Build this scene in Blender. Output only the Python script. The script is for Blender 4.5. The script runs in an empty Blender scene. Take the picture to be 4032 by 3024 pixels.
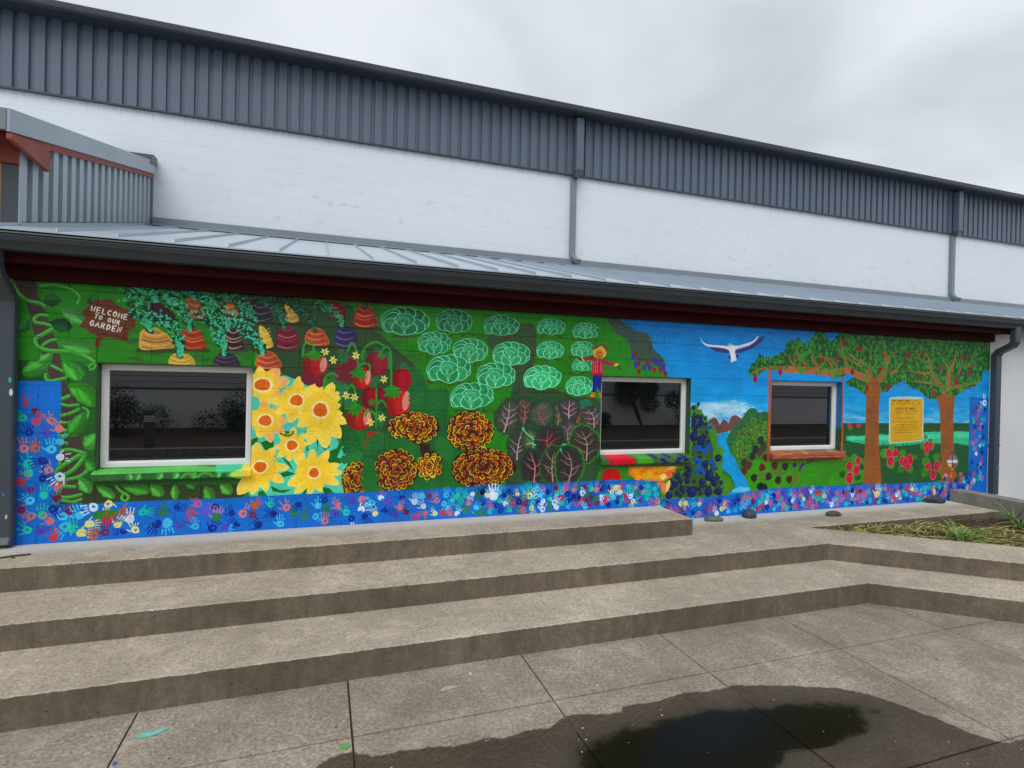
import bpy, bmesh, math, random
import numpy as np
from math import radians, sin, cos, pi
from mathutils import Matrix, Vector

# ---------------------------------------------------------------- camera, world, sun, exposure
scene = bpy.context.scene
COL = scene.collection
scene.view_settings.view_transform = 'Standard'
scene.view_settings.look = 'None'
scene.view_settings.exposure = 0.0
scene.view_settings.gamma = 1.0
scene.view_settings.use_curve_mapping = False

cam = bpy.data.cameras.new('camera')
cam_ob = bpy.data.objects.new('camera', cam); COL.objects.link(cam_ob)
cam.sensor_width = 36.0
cam.lens = 19.443
cam.clip_end = 2000
_yaw, _pit, _rol = radians(18.943), radians(-.287), radians(1.224)
_f = Vector((sin(_yaw)*cos(_pit), cos(_yaw)*cos(_pit), sin(_pit)))
_r = Vector((cos(_yaw), -sin(_yaw), 0)); _u = _r.cross(_f)
_r2 = cos(_rol)*_r + sin(_rol)*_u; _u2 = -sin(_rol)*_r + cos(_rol)*_u
_M = Matrix((( _r2.x, _u2.x, -_f.x, 0), (_r2.y, _u2.y, -_f.y, -5.6), (_r2.z, _u2.z, -_f.z, 1.975), (0, 0, 0, 1)))
cam_ob.matrix_world = _M
scene.camera = cam_ob

SUN_EL, SUN_AZ = radians(52), radians(-150)      # azimuth measured from +Y towards +X: behind the camera, to its left
world = bpy.data.worlds.new('World'); scene.world = world
world.use_nodes = True
wn, wl = world.node_tree.nodes, world.node_tree.links
wn.clear()
def wnode(t, **k):
    n = wn.new(t)
    for a, b in k.items(): setattr(n, a, b)
    return n
w_out = wnode('ShaderNodeOutputWorld')
w_sky = wnode('ShaderNodeTexSky', sky_type='NISHITA', sun_disc=False, sun_elevation=SUN_EL, sun_rotation=SUN_AZ)
w_bg1 = wnode('ShaderNodeBackground'); w_bg1.inputs['Strength'].default_value = .1
wl.new(w_sky.outputs[0], w_bg1.inputs['Color'])
w_geo = wnode('ShaderNodeTexCoord')
w_sep = wnode('ShaderNodeSeparateXYZ'); wl.new(w_geo.outputs['Generated'], w_sep.inputs[0])
def wmath(op, a, b):
    n = wnode('ShaderNodeMath', operation=op)
    for i, v in enumerate((a, b)):
        if v is None: continue
        if isinstance(v, (int, float)): n.inputs[i].default_value = v
        else: wl.new(v, n.inputs[i])
    return n.outputs[0]
zc = wmath('ADD', wmath('MAXIMUM', w_sep.outputs['Z'], 0.0), .22)
w_cmb = wnode('ShaderNodeCombineXYZ')
wl.new(wmath('DIVIDE', w_sep.outputs['X'], zc), w_cmb.inputs[0]); wl.new(wmath('DIVIDE', w_sep.outputs['Y'], zc), w_cmb.inputs[1])
w_n1 = wnode('ShaderNodeTexNoise'); w_n1.inputs['Scale'].default_value = 1.15; w_n1.inputs['Detail'].default_value = 4.5; w_n1.inputs['Roughness'].default_value = .5; w_n1.inputs['Distortion'].default_value = .5
wl.new(w_cmb.outputs[0], w_n1.inputs['Vector'])
w_rmp = wnode('ShaderNodeValToRGB')
e = w_rmp.color_ramp.elements
e[0].position = .36; e[0].color = (.60, .645, .69, 1)
e[1].position = .58; e[1].color = (.87, .92, .965, 1)
wl.new(w_n1.outputs[0], w_rmp.inputs[0])
w_hz = wnode('ShaderNodeMixRGB'); w_hz.inputs[2].default_value = (.90, .94, .98, 1)   # brighter low cloud towards the horizon
wl.new(wmath('MULTIPLY', wmath('POWER', wmath('SUBTRACT', 1.0, wmath('MAXIMUM', w_sep.outputs['Z'], 0.0)), 5.0), .55), w_hz.inputs[0])
wl.new(w_rmp.outputs[0], w_hz.inputs[1])
w_bg2 = wnode('ShaderNodeBackground'); w_bg2.inputs['Strength'].default_value = 1.0
wl.new(w_hz.outputs[0], w_bg2.inputs['Color'])
w_mix = wnode('ShaderNodeMixShader'); w_mix.inputs[0].default_value = .93
wl.new(w_bg1.outputs[0], w_mix.inputs[1]); wl.new(w_bg2.outputs[0], w_mix.inputs[2])
wl.new(w_mix.outputs[0], w_out.inputs[0])

sun = bpy.data.lights.new('sun', 'SUN'); sun.energy = 1.5; sun.angle = radians(45); sun.color = (1, .985, .96)
sun_ob = bpy.data.objects.new('sun', sun); COL.objects.link(sun_ob)
_sd = Vector((sin(SUN_AZ)*cos(SUN_EL), cos(SUN_AZ)*cos(SUN_EL), sin(SUN_EL)))
sun_ob.rotation_euler = _sd.to_track_quat('Z', 'Y').to_euler()
sun_ob.location = _sd*30

rnd = random.Random(7)

# ---------------------------------------------------------------- the mural paint: shapes rasterised in wall metres
# (x along the wall, z height) into a colour field that the wall's material samples by position
MX0, MX1, MZ0, MZ1, PPM = -2.46, 9.66, .30, 2.80, 360
MW, MH = int((MX1-MX0)*PPM), int((MZ1-MZ0)*PPM)
IMG = np.zeros((MH, MW, 3), np.float32)
mr = random.Random(11)
SS = 4

def cover(pts):
    p = np.asarray(pts, np.float64)
    X = (p[:, 0]-MX0)*PPM; Y = (p[:, 1]-MZ0)*PPM
    x0 = max(int(X.min())-1, 0); x1 = min(int(X.max())+2, MW); y0 = max(int(Y.min())-1, 0); y1 = min(int(Y.max())+2, MH)
    if x1 <= x0 or y1 <= y0: return None
    w, h = x1-x0, y1-y0
    ys = (np.arange(h*SS)+.5)/SS+y0
    xa, ya = X, Y; xb, yb = np.roll(X, -1), np.roll(Y, -1)
    acc = np.zeros(h*SS*(w+2))
    for a, b, c, d in zip(xa, ya, xb, yb):
        if b == d: continue
        lo, hi = (b, d) if b < d else (d, b)
        i0 = max(int(math.ceil((lo-y0)*SS-.5)), 0); i1 = min(int(math.ceil((hi-y0)*SS-.5)), h*SS)
        if i1 <= i0: continue
        r = np.arange(i0, i1)
        xc = np.clip(a+(ys[r]-b)*(c-a)/(d-b)-x0, 0, w)
        s = 1. if d > b else -1.
        k = xc.astype(int); f = xc-k
        np.add.at(acc, r*(w+2)+k, s*(1-f)); np.add.at(acc, r*(w+2)+k+1, s*f)
    cov = np.abs(np.cumsum(acc.reshape(h*SS, w+2), 1))[:, :w]
    return np.clip(cov, 0, 1).reshape(h, SS, w).mean(1).astype(np.float32), x0, y0, w, h
def c3(c): return np.array(c, np.float32)/255.
def blend(cv, x0, y0, w, h, col, al=1.):
    R = IMG[y0:y0+h, x0:x0+w]; a = (cv*al)[..., None]
    R += (np.asarray(col, np.float32)-R)*a
def fill(pts, col, al=1.):
    r = cover(pts)
    if r: blend(*r, c3(col), al)
def gfill(pts, c0, c1, d=(0, 1), al=1.):
    """fill graded from c0 to c1 along direction d across the shape"""
    r = cover(pts)
    if not r: return
    cv, x0, y0, w, h = r
    P = np.asarray(pts); q = P@np.asarray(d, float); q0, q1 = q.min(), q.max()+1e-9
    gx = (np.arange(x0, x0+w)+.5)/PPM+MX0; gy = (np.arange(y0, y0+h)+.5)/PPM+MZ0
    t = np.clip((gx[None, :]*d[0]+gy[:, None]*d[1]-q0)/(q1-q0), 0, 1)[..., None]
    blend(cv, x0, y0, w, h, c3(c0)*(1-t)+c3(c1)*t, al)
def smooth(pts, n=4, closed=True):
    P = [np.array(p, float) for p in pts]; N = len(P); out = []
    rng = range(N) if closed else range(N-1)
    for i in rng:
        p0 = P[(i-1) % N] if closed or i > 0 else P[0]; p1 = P[i]; p2 = P[(i+1) % N]; p3 = P[(i+2) % N] if closed or i+2 < N else P[-1]
        for k in range(n):
            t = k/n
            out.append(.5*((2*p1)+(p2-p0)*t+(2*p0-5*p1+4*p2-p3)*t*t+(3*p1-p0-3*p2+p3)*t**3))
    if not closed: out.append(P[-1])
    return out
def ell(x, z, rx, rz, a=0., n=16, wob=0.):
    ca, sa = cos(a), sin(a); o = []; ph = mr.random()*6.28
    for k in range(n):
        t = 2*pi*k/n; r = 1+wob*sin(3*t+ph)+wob*.7*mr.uniform(-1, 1)
        u, v = rx*cos(t)*r, rz*sin(t)*r
        o.append((x+u*ca-v*sa, z+u*sa+v*ca))
    return o
def stroke(pts, w, col, al=1., w2=None, sm=True):
    """one brush line; width in metres, tapering to w2"""
    P = np.array(smooth(pts, 4, False) if sm and len(pts) > 2 else pts, float)
    w2 = w if w2 is None else w2
    d = np.gradient(P, axis=0); L = np.hypot(d[:, 0], d[:, 1])+1e-9; nrm = np.c_[-d[:, 1]/L, d[:, 0]/L]
    ww = np.linspace(w, w2, len(P))[:, None]*.5
    a = P+nrm*ww; b = (P-nrm*ww)[::-1]
    t0 = P[0]-d[0]/L[0]*w*.4; t1 = P[-1]+d[-1]/L[-1]*w2*.4
    fill(list(a)+[t1]+list(b)+[t0], col, al)
def dab(x, z, l, w, a, col, al=1.): fill(ell(x, z, l, w, a, 8), col, al)
def jit(c, s=12):
    k = mr.uniform(-s, s); return tuple(max(0, min(255, v+k+mr.uniform(-s*.3, s*.3))) for v in c)
def leafpoly(x, z, L, W, a, n=7, jag=0.):
    ca, sa = cos(a), sin(a); up = []; dn = []
    for k in range(n+1):
        t = k/n; w = W*.5*math.sin(pi*min(1, t**.8))
        j = 1+(jag*(1 if k % 2 else -1))
        up.append((t*L, w*j)); dn.append((t*L, -w*j))
    return [(x+u*ca-v*sa, z+u*sa+v*ca) for u, v in up+dn[::-1]]
def leaf(x, z, L, W, a, c, hi=None, jag=.1, vein=True):
    gfill(leafpoly(x, z, L, W, a, jag=jag), [v*.62 for v in c], c, (-sin(a), cos(a)))
    hi = hi or [min(255, v*1.3+12) for v in c]
    ca, sa = cos(a), sin(a)
    fill(leafpoly(x+L*.12*ca-W*.14*sa, z+L*.12*sa+W*.14*ca, L*.74, W*.42, a, 5), hi, .45)
    if vein: stroke([(x, z), (x+L*.9*ca, z+L*.9*sa)], W*.045, [v*.5 for v in c], .8, W*.02, False)
def wig(pts, amp, n=5):
    """roughen a closed outline"""
    o = []; N = len(pts)
    for i in range(N):
        a, b = pts[i], pts[(i+1) % N]
        for k in range(n):
            t = k/n; o.append((a[0]+(b[0]-a[0])*t+mr.uniform(-amp, amp), a[1]+(b[1]-a[1])*t+mr.uniform(-amp, amp)))
    return o

# ---- grounds
fill([(-3, 0), (10, 0), (10, 3), (-3, 3)], (40, 122, 30))
for _ in range(900):
    x, z = mr.uniform(-2.4, 4), mr.uniform(.8, 2.8); dab(x, z, mr.uniform(.05, .16), mr.uniform(.01, .03), mr.uniform(-.3, .3), jit((40, 122, 30), 12), .35)
fill([(-2.399,2.062),(-2.265,2.053),(-2.178,2.023),(-2.131,1.843),(-2.152,1.737),(-2.395,1.734)], (24, 76, 30))
fill([(-2.050,1.961),(-1.782,2.033),(-1.767,1.034),(-0.666,1.108),(-0.660,0.757),(-2.034,0.810)], (36, 88, 36))
fill(smooth([(-2.063,1.057),(-1.818,1.039),(-1.490,1.018),(-0.997,1.025),(-0.723,0.987),(-0.687,0.821),(-0.994,0.853),(-1.413,0.853),(-1.672,0.853),(-1.900,0.848),(-2.088,0.850)]), (46, 60, 30))
# shadowed soil bands behind the roots, and tomato thicket
fill(smooth([(-0.819,2.680),(-0.387,2.684),(0.205,2.698),(0.312,2.517),(0.488,2.445),(0.669,2.289),(0.845,2.148),(0.970,1.975),(1.050,1.696),(1.087,1.312),(0.206,1.327),(0.186,1.914),(-0.262,1.949),(-0.471,2.107),(-0.621,2.204),(-0.811,2.230)]), (42, 70, 40))
for _ in range(260):
    x, z = mr.uniform(-1.6, .9), mr.uniform(1.9, 2.75); dab(x, z, mr.uniform(.03, .1), mr.uniform(.008, .02), mr.uniform(-.3, .3), jit((52, 62, 40), 10), .35)
fill(smooth([(1.651,2.445),(1.907,2.467),(1.988,2.589),(2.168,2.578),(2.186,2.250),(2.127,2.050),(2.025,1.859),(2.347,1.803),(2.908,1.809),(2.959,1.622),(2.461,1.652),(1.973,1.858),(1.916,2.044),(1.809,2.237),(1.654,2.329)]), (48, 76, 44))
fill(smooth([(1.952,1.958),(2.547,1.858),(2.661,1.778),(2.994,1.728),(3.009,1.135),(3.024,0.538),(2.037,0.523),(1.874,0.828),(1.967,1.317)]), (40, 76, 44))
fill(smooth([(0.804,2.018),(0.933,2.067),(1.030,1.883),(1.220,1.886),(1.235,1.649),(1.184,1.310),(0.819,1.316)]), (34, 98, 42))
fill([(0.201,1.558),(0.596,1.465),(1.146,1.649),(1.538,1.535),(1.612,0.450),(0.212,0.522)], (32, 92, 40))

# ---- brown stalk with winding bean vine (left edge)
fill(smooth([(-2.390,2.720),(-2.258,2.731),(-2.233,2.607),(-2.183,2.484),(-2.143,2.339),(-2.097,2.214),(-2.059,2.003),(-2.027,1.855),(-1.958,1.749),(-1.937,1.513),(-1.898,1.276),(-1.903,1.040),(-1.899,0.845),(-2.061,0.854),(-2.055,1.046),(-2.064,1.684),(-2.127,1.853),(-2.173,2.042),(-2.263,2.312),(-2.300,2.498)], 3), (66, 52, 50))
VG = (58, 140, 50); VH = (112, 190, 96); VD = (30, 84, 36)
def vine(pts, w):
    stroke(pts, w*1.25, VD, .8); stroke(pts, w, VG); stroke([(a-w*.1, b+w*.18) for a, b in pts], w*.35, VH, .75)
for p, w in (([(-2.408,2.691),(-2.364,2.609),(-2.304,2.554),(-2.229,2.539),(-2.185,2.515)], .032), ([(-2.220,2.679),(-2.110,2.694),(-1.999,2.662),(-1.947,2.605),(-1.963,2.543)], .028),
    ([(-2.162,2.437),(-2.216,2.440),(-2.254,2.412),(-2.248,2.379),(-2.183,2.369),(-2.128,2.352)], .028), ([(-2.127,2.332),(-2.203,2.275),(-2.246,2.240),(-2.229,2.181),(-2.158,2.150),(-2.069,2.147),(-1.991,2.143),(-1.889,2.106),(-1.831,2.060)], .034),
    ([(-2.104,2.246),(-2.159,2.223),(-2.197,2.188)], .024), ([(-1.831,2.060),(-1.865,2.032),(-1.870,1.998),(-1.836,2.005),(-1.825,2.040)], .02), ([(-2.134,2.024),(-2.101,2.005),(-2.056,1.979)], .024),
    ([(-2.171,1.956),(-2.171,1.916),(-2.132,1.897),(-2.027,1.926)], .026), ([(-2.101,1.773),(-2.059,1.749),(-2.005,1.775)], .03), ([(-2.086,1.715),(-2.017,1.691),(-1.941,1.700)], .024),
    ([(-1.933,1.666),(-2.002,1.624),(-2.085,1.599),(-2.077,1.557),(-2.001,1.549),(-1.925,1.590)], .026), ([(-2.083,1.499),(-2.028,1.482),(-1.973,1.481)], .03), ([(-1.986,1.456),(-2.041,1.440),(-2.082,1.424),(-2.068,1.391),(-2.013,1.373)], .03),
    ([(-1.886,1.295),(-1.955,1.255),(-2.051,1.182),(-2.092,1.141),(-2.064,1.099),(-1.968,1.154),(-1.899,1.253),(-1.893,1.295)], .034), ([(-2.065,1.191),(-2.074,1.291),(-2.012,1.323),(-1.935,1.305),(-1.893,1.287)], .028),
    ([(-2.078,1.108),(-2.036,1.073),(-1.939,1.086),(-1.876,1.134),(-1.863,1.168)], .028), ([(-2.084,1.024),(-2.035,1.014),(-1.952,1.006)], .03), ([(-2.069,0.991),(-2.062,0.932),(-1.992,0.920),(-1.909,0.941)], .028),
    ([(-2.088,0.883),(-2.047,0.898),(-1.978,0.877),(-1.908,0.899)], .026), ([(-1.912,1.675),(-1.870,1.641),(-1.883,1.574)], .02), ([(-1.674,1.025),(-1.637,0.963),(-1.570,0.909),(-1.591,0.866),(-1.621,0.894),(-1.607,0.928)], .022),
    ([(-2.088,0.875),(-2.089,0.933),(-2.063,0.999)], .05)):
    vine(p, w)
LG = (56, 142, 48)
for a, c in (((-1.893,2.398, .22, .12, 2.65), (78, 158, 76)), ((-1.994,2.345, .17, .12, 2.9), (20, 74, 34)), ((-1.821,2.163, .29, .13, 2.95), (72, 160, 66)),
    ((-2.333,1.939, .24, .13, .55), (66, 160, 60)), ((-2.222,2.035, .14, .08, .75), (76, 166, 70)), ((-1.926,1.901, .22, .12, 2.2), (70, 170, 62)), ((-1.881,1.929, .16, .09, 2.1), (44, 120, 48)),
    ((-1.815,1.753, .24, .16, 2.62), (66, 166, 50)), ((-1.817,1.684, .24, .14, 2.2), (62, 160, 44)), ((-2.000,1.423, .25, .13, 1.1), (60, 150, 52)), ((-1.886,1.320, .18, .14, .9), (74, 164, 66)),
    ((-1.812,1.132, .13, .08, 2.2), (66, 156, 56)), ((-1.845,0.947, .17, .10, 2.1), (80, 170, 76)), ((-1.665,0.896, .19, .08, 2.45), (84, 174, 72)), ((-1.392,0.944, .25, .11, 2.9), (66, 148, 54)),
    ((-1.308,0.896, .15, .10, 2.3), (82, 168, 66)), ((-1.215,0.856, .15, .07, 1.6), (86, 172, 64)), ((-1.053,0.956, .12, .07, 2.5), (60, 130, 50)), ((-0.915,0.832, .16, .1, 2.0), (72, 150, 52)), ((-0.762,0.889, .15, .1, 2.3), (84, 168, 60)),
    ((-2.196,2.561, .13, .11, .1), (30, 88, 34)), ((-2.349,2.288, .13, .09, 1.1), (44, 118, 60)), ((-1.879,2.610, .07, .07, -1.0), (32, 92, 36))):
    leaf(*a, c)
# ---- sill paint of the first window (projected on the sill's face)
fill([(-1.842,1.145),(-0.582,1.138),(-0.579,0.976),(-1.840,1.011)], (44, 96, 44))
stroke([(-1.820,1.127),(-1.355,1.130),(-1.159,1.133),(-0.876,1.124),(-0.793,1.140)], .03, (84, 176, 80))
for x in (520, 560, 640, 700, 760, 850, 900): leaf((x-720)*.0021-1.14, 1.12, .09, .06, -1.6+mr.uniform(-.5, .5), (88, 176, 84))
for x in (740, 800): stroke([((x+a-720)*.0021-1.14, 1.075+b) for a, b in ((-30, -.02), (-12, .02), (14, .02), (30, -.01))], .018, (70, 160, 60))
fill([(-0.918,1.173),(-0.604,1.172),(-0.603,1.106),(-0.875,1.096)], (66, 188, 140)); fill(ell(-0.686,1.073,0.081,0.046), (190, 220, 90))

# ---- welcome board
fill(wig([(-1.839,2.585),(-1.889,2.528),(-1.928,2.484),(-1.905,2.418),(-1.949,2.361),(-1.881,2.324),(-1.829,2.299),(-1.595,2.245),(-1.590,2.352),(-1.543,2.362),(-1.538,2.439),(-1.557,2.507),(-1.629,2.530),(-1.688,2.568),(-1.729,2.607)], .004, 4), (98, 52, 32))
for p in ([(-1.906,2.486),(-1.768,2.474),(-1.550,2.424)], [(-1.932,2.362),(-1.766,2.357),(-1.555,2.361)], [(-1.884,2.562),(-1.769,2.549),(-1.652,2.529)], [(-1.823,2.300),(-1.707,2.298),(-1.595,2.269)]): stroke(p, .008, (52, 26, 18), .8)
for _ in range(40):
    x, z = mr.uniform(-2.05, -1.72), 0; p = [(-1.738,2.441),(-1.733,2.435)][0]
    dab(p[0]+mr.uniform(-.17, .17), p[1]+mr.uniform(-.08, .08), .05, .004, -.2, jit((112, 62, 38), 16), .5)
fill([(-1.817,2.300),(-1.771,2.281),(-1.804,2.184),(-1.839,2.203)], (104, 54, 32))
GLY = {'W': [[(0, 1), (.25, 0), (.5, .7), (.75, 0), (1, 1)]], 'E': [[(.9, 1), (.1, 1), (.1, 0), (.9, 0)], [(.1, .5), (.75, .5)]], 'L': [[(.15, 1), (.15, 0), (.9, 0)]],
 'C': [[(.9, .85), (.5, 1), (.1, .6), (.1, .35), (.5, 0), (.9, .15)]], 'O': [[(.5, 1), (.1, .7), (.1, .3), (.5, 0), (.9, .3), (.9, .7), (.5, 1)]], 'M': [[(.05, 0), (.2, 1), (.5, .35), (.8, 1), (.95, 0)]],
 'T': [[(0, 1), (1, 1)], [(.5, 1), (.5, 0)]], 'U': [[(.1, 1), (.1, .25), (.5, 0), (.9, .25), (.9, 1)]], 'R': [[(.1, 0), (.1, 1), (.7, .95), (.8, .7), (.6, .5), (.1, .5)], [(.45, .5), (.9, 0)]],
 'G': [[(.85, .85), (.5, 1), (.1, .65), (.1, .3), (.5, 0), (.9, .2), (.9, .5), (.55, .5)]], 'A': [[(0, 0), (.5, 1), (1, 0)], [(.2, .4), (.8, .4)]], 'D': [[(.15, 0), (.15, 1), (.6, .9), (.9, .5), (.6, .08), (.15, 0)]],
 'N': [[(.1, 0), (.1, 1), (.9, 0), (.9, 1)]], 'H': [[(.1, 0), (.1, 1)], [(.9, 0), (.9, 1)], [(.1, .5), (.9, .5)]], 'I': [[(.5, 0), (.5, 1)]], 'P': [[(.1, 0), (.1, 1), (.8, .9), (.8, .6), (.1, .5)]],
 'B': [[(.1, 0), (.1, 1), (.75, .85), (.7, .58), (.1, .52), (.85, .4), (.8, .1), (.1, 0)]], 'Y': [[(0, 1), (.5, .5), (1, 1)], [(.5, .5), (.5, 0)]], 'S': [[(.9, .85), (.5, 1), (.1, .75), (.85, .3), (.5, 0), (.1, .15)]], 'F': [[(.1, 0), (.1, 1), (.9, 1)], [(.1, .5), (.7, .5)]]}
def text(s, p0, p1, h, w, col, al=1., cw=.74):
    """letters set on the line p0-p1, height h"""
    p0 = np.array(p0); p1 = np.array(p1); d = p1-p0; n = len(s); st = d/n; L = np.hypot(*d); e1 = st*cw; e2 = np.array((-d[1], d[0]))/L*h
    for i, ch in enumerate(s):
        for g in GLY.get(ch, []):
            stroke([tuple(p0+st*i+e1*a+e2*b) for a, b in g], w, col, al, sm=False)
text('WELCOME', *[(-1.869,2.494),(-1.592,2.432)], .045, .0095, (232, 230, 224), cw=.7)
text('TO OUR', *[(-1.843,2.435),(-1.650,2.384)], .036, .0085, (228, 226, 220), cw=.66)
text('GARDEN', *[(-1.875,2.373),(-1.637,2.318)], .046, .0100, (232, 230, 224), cw=.7)

# ---- root vegetables
def root(pts, c, st, ring=None):
    P = smooth(pts, 5); xs = [p[0] for p in P]; zs = [p[1] for p in P]; x0, x1, z0, z1 = min(xs), max(xs), min(zs), max(zs)
    fill([(x0-.02, z0+.012), (x1+.02, z0+.012), (x1+.03, z0-.02), (x0-.03, z0-.022)], (54, 46, 34), .8)
    gfill(P, c, [v*.82 for v in c], (1, .2))
    w, h = x1-x0, z1-z0
    for k in range(6):
        z = z0+h*(.1+.15*k); t = (z-z0)/h; hw = w*.42*math.sqrt(max(0, 1-t*t*.75)); xm = (x0+x1)/2-.03*w*t
        col = st[k % len(st)]
        stroke([(xm-hw, z+.01), (xm-hw*.3, z-.012), (xm+hw*.4, z-.004), (xm+hw*.95, z+.016)], h*.07, col, .75, h*.03)
    if ring: stroke(P+[P[0]], .006, ring, .9, sm=False)
CR = (218, 190, 150)
root([(-1.506,2.274),(-1.489,2.345),(-1.405,2.377),(-1.337,2.345),(-1.274,2.285),(-1.248,2.215),(-1.359,2.195),(-1.492,2.185)], (208, 158, 84), [(150, 96, 50), (228, 188, 84), (120, 72, 40)], (226, 190, 70))
root([(-1.188,2.346),(-1.138,2.384),(-1.062,2.381),(-1.017,2.311),(-0.992,2.211),(-1.098,2.202),(-1.180,2.210),(-1.193,2.274)], (172, 66, 40), [(208, 110, 66), (120, 40, 34), (214, 150, 110)])
root([(-1.283,2.064),(-1.260,2.143),(-1.185,2.160),(-1.109,2.141),(-1.076,2.056),(-1.183,2.046)], (212, 178, 84), [(150, 110, 50), (235, 206, 96)])
root([(-0.929,2.068),(-0.917,2.141),(-0.833,2.180),(-0.747,2.147),(-0.715,2.060),(-0.824,2.053)], (52, 40, 58), [(110, 96, 116), (34, 26, 40)])
root([(-0.849,2.362),(-0.797,2.401),(-0.744,2.375),(-0.681,2.230),(-0.768,2.220),(-0.827,2.224)], (66, 36, 46), [CR, (40, 22, 30), (200, 176, 150)])
root([(-1.462,2.556),(-1.408,2.602),(-1.353,2.591),(-1.266,2.526),(-1.240,2.478),(-1.351,2.451),(-1.424,2.488)], (58, 20, 28), [(80, 30, 40), (40, 14, 20)])
root([(-1.155,2.633),(-1.105,2.651),(-1.054,2.618),(-0.994,2.492),(-1.077,2.480),(-1.128,2.520)], (170, 74, 50), [(206, 120, 80), (130, 50, 34)])
root([(-0.880,2.644),(-0.828,2.663),(-0.767,2.593),(-0.713,2.494),(-0.792,2.482),(-0.832,2.538)], (184, 104, 58), [(216, 150, 70), (150, 60, 40)])
root([(-0.642,2.653),(-0.595,2.678),(-0.527,2.653),(-0.442,2.517),(-0.524,2.482),(-0.578,2.487),(-0.620,2.566)], (40, 36, 58), [(120, 112, 116), (26, 22, 40)])
root([(-0.564,2.428),(-0.502,2.409),(-0.438,2.277),(-0.458,2.239),(-0.526,2.244)], (224, 192, 82), [(236, 206, 110), (206, 170, 70)])
root([(-0.399,2.414),(-0.330,2.448),(-0.259,2.421),(-0.207,2.302),(-0.270,2.235),(-0.403,2.249),(-0.411,2.339)], (122, 34, 56), [(176, 130, 130), (96, 20, 44), (150, 60, 76)])
root([(-0.571,2.056),(-0.559,2.161),(-0.478,2.205),(-0.408,2.159),(-0.370,2.058)], (186, 86, 62), [(222, 150, 100), (150, 56, 46)], (232, 120, 60))
root([(-0.347,2.661),(-0.323,2.672),(-0.274,2.614),(-0.215,2.505),(-0.296,2.488),(-0.337,2.576)], (200, 160, 80), [(226, 190, 96), (160, 116, 60)])
root([(0.053,2.688),(0.120,2.710),(0.172,2.669),(0.204,2.564),(0.140,2.561)], (124, 24, 34), [(176, 60, 60), (90, 14, 26)])
root([(-0.146,2.291),(-0.140,2.405),(-0.050,2.440),(0.008,2.403),(0.048,2.291)], (190, 90, 58), [(226, 150, 90), (156, 56, 40)], (230, 124, 60))
root([(0.115,2.294),(0.117,2.444),(0.209,2.480),(0.279,2.443),(0.320,2.338),(0.230,2.280)], (54, 48, 96), [(110, 110, 150), (36, 30, 72)])
root([(0.286,2.497),(0.301,2.641),(0.378,2.687),(0.449,2.651),(0.503,2.500),(0.391,2.472)], (164, 56, 46), [(206, 140, 70), (120, 30, 34), (200, 80, 70)])
def tops(path, w, c=(70, 178, 136), dk=(14, 44, 34), n=1.):
    P = np.array(smooth(path, 6, False)); N = len(P)
    cum = np.r_[0, np.cumsum(np.hypot(*np.diff(P, axis=0).T))]; L = cum[-1]
    def at(t): return np.array((np.interp(t*L, cum, P[:, 0]), np.interp(t*L, cum, P[:, 1])))
    for k in range(int(L/.012*n)):
        t = mr.random(); q = at(t); ww = w*(.25+.9*min(1, t*2.2)); dab(q[0]+mr.uniform(-.5, .5)*ww, q[1]+mr.uniform(-.4, .4)*ww, .024, .016, mr.uniform(0, 3), dk, .8)
    for k in range(3):
        stroke([tuple(at(t)+np.array((mr.uniform(-.004, .004)+(k-1)*.009, 0))) for t in (0, .1, .2, .32)], .009, jit(c, 16), .95, .004)
    for k in range(int(L/.0042*n)):
        t = mr.random(); q = at(t); ww = w*(.2+.9*min(1, t*2.2)); a = mr.uniform(0, 3.1)
        x, z = q[0]+mr.uniform(-.5, .5)*ww, q[1]+mr.uniform(-.4, .4)*ww
        cc = jit(c, 22)
        dab(x, z, mr.uniform(.008, .016), mr.uniform(.004, .007), a, cc)
        dab(x+mr.uniform(-.01, .01), z+mr.uniform(-.008, .008), .008, .005, a+1.2, cc)
tops([(-1.396,2.596),(-1.409,2.672),(-1.488,2.708),(-1.560,2.710),(-1.608,2.713)], .10); tops([(-1.105,2.644),(-1.118,2.700),(-1.213,2.707),(-1.306,2.715),(-1.355,2.718)], .09, (58, 150, 112))
tops([(-1.119,2.363),(-1.139,2.448),(-1.191,2.545),(-1.267,2.618),(-1.342,2.663)], .11); tops([(-0.817,2.378),(-0.845,2.494),(-0.912,2.599),(-1.003,2.665),(-1.055,2.683)], .12); tops([(-0.592,2.479),(-0.674,2.592),(-0.762,2.682),(-0.868,2.703)], .12, (60, 156, 120))
tops([(-1.428,2.341),(-1.473,2.479),(-1.540,2.593),(-1.607,2.644),(-1.630,2.656)], .13); tops([(-1.197,2.128),(-1.212,2.302),(-1.264,2.399),(-1.351,2.465),(-1.407,2.518)], .10, (66, 186, 146)); tops([(-0.846,2.151),(-0.867,2.274),(-0.921,2.402),(-0.988,2.507),(-1.052,2.554)], .11, (66, 186, 146))
tops([(-0.518,2.170),(-0.575,2.301),(-0.658,2.416),(-0.739,2.485),(-0.793,2.541)], .12, (72, 190, 150))
tops([(-0.343,2.417),(-0.373,2.543),(-0.423,2.630),(-0.527,2.676),(-0.562,2.703)], .09, (40, 110, 78)); tops([(-0.079,2.417),(-0.110,2.520),(-0.193,2.602),(-0.291,2.665)], .10, (36, 96, 66)); tops([(0.176,2.465),(0.140,2.569),(0.046,2.634),(-0.088,2.687)], .085, (62, 140, 104)); tops([(0.383,2.656),(0.378,2.709),(0.386,2.737)], .03, (60, 90, 70))
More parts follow.
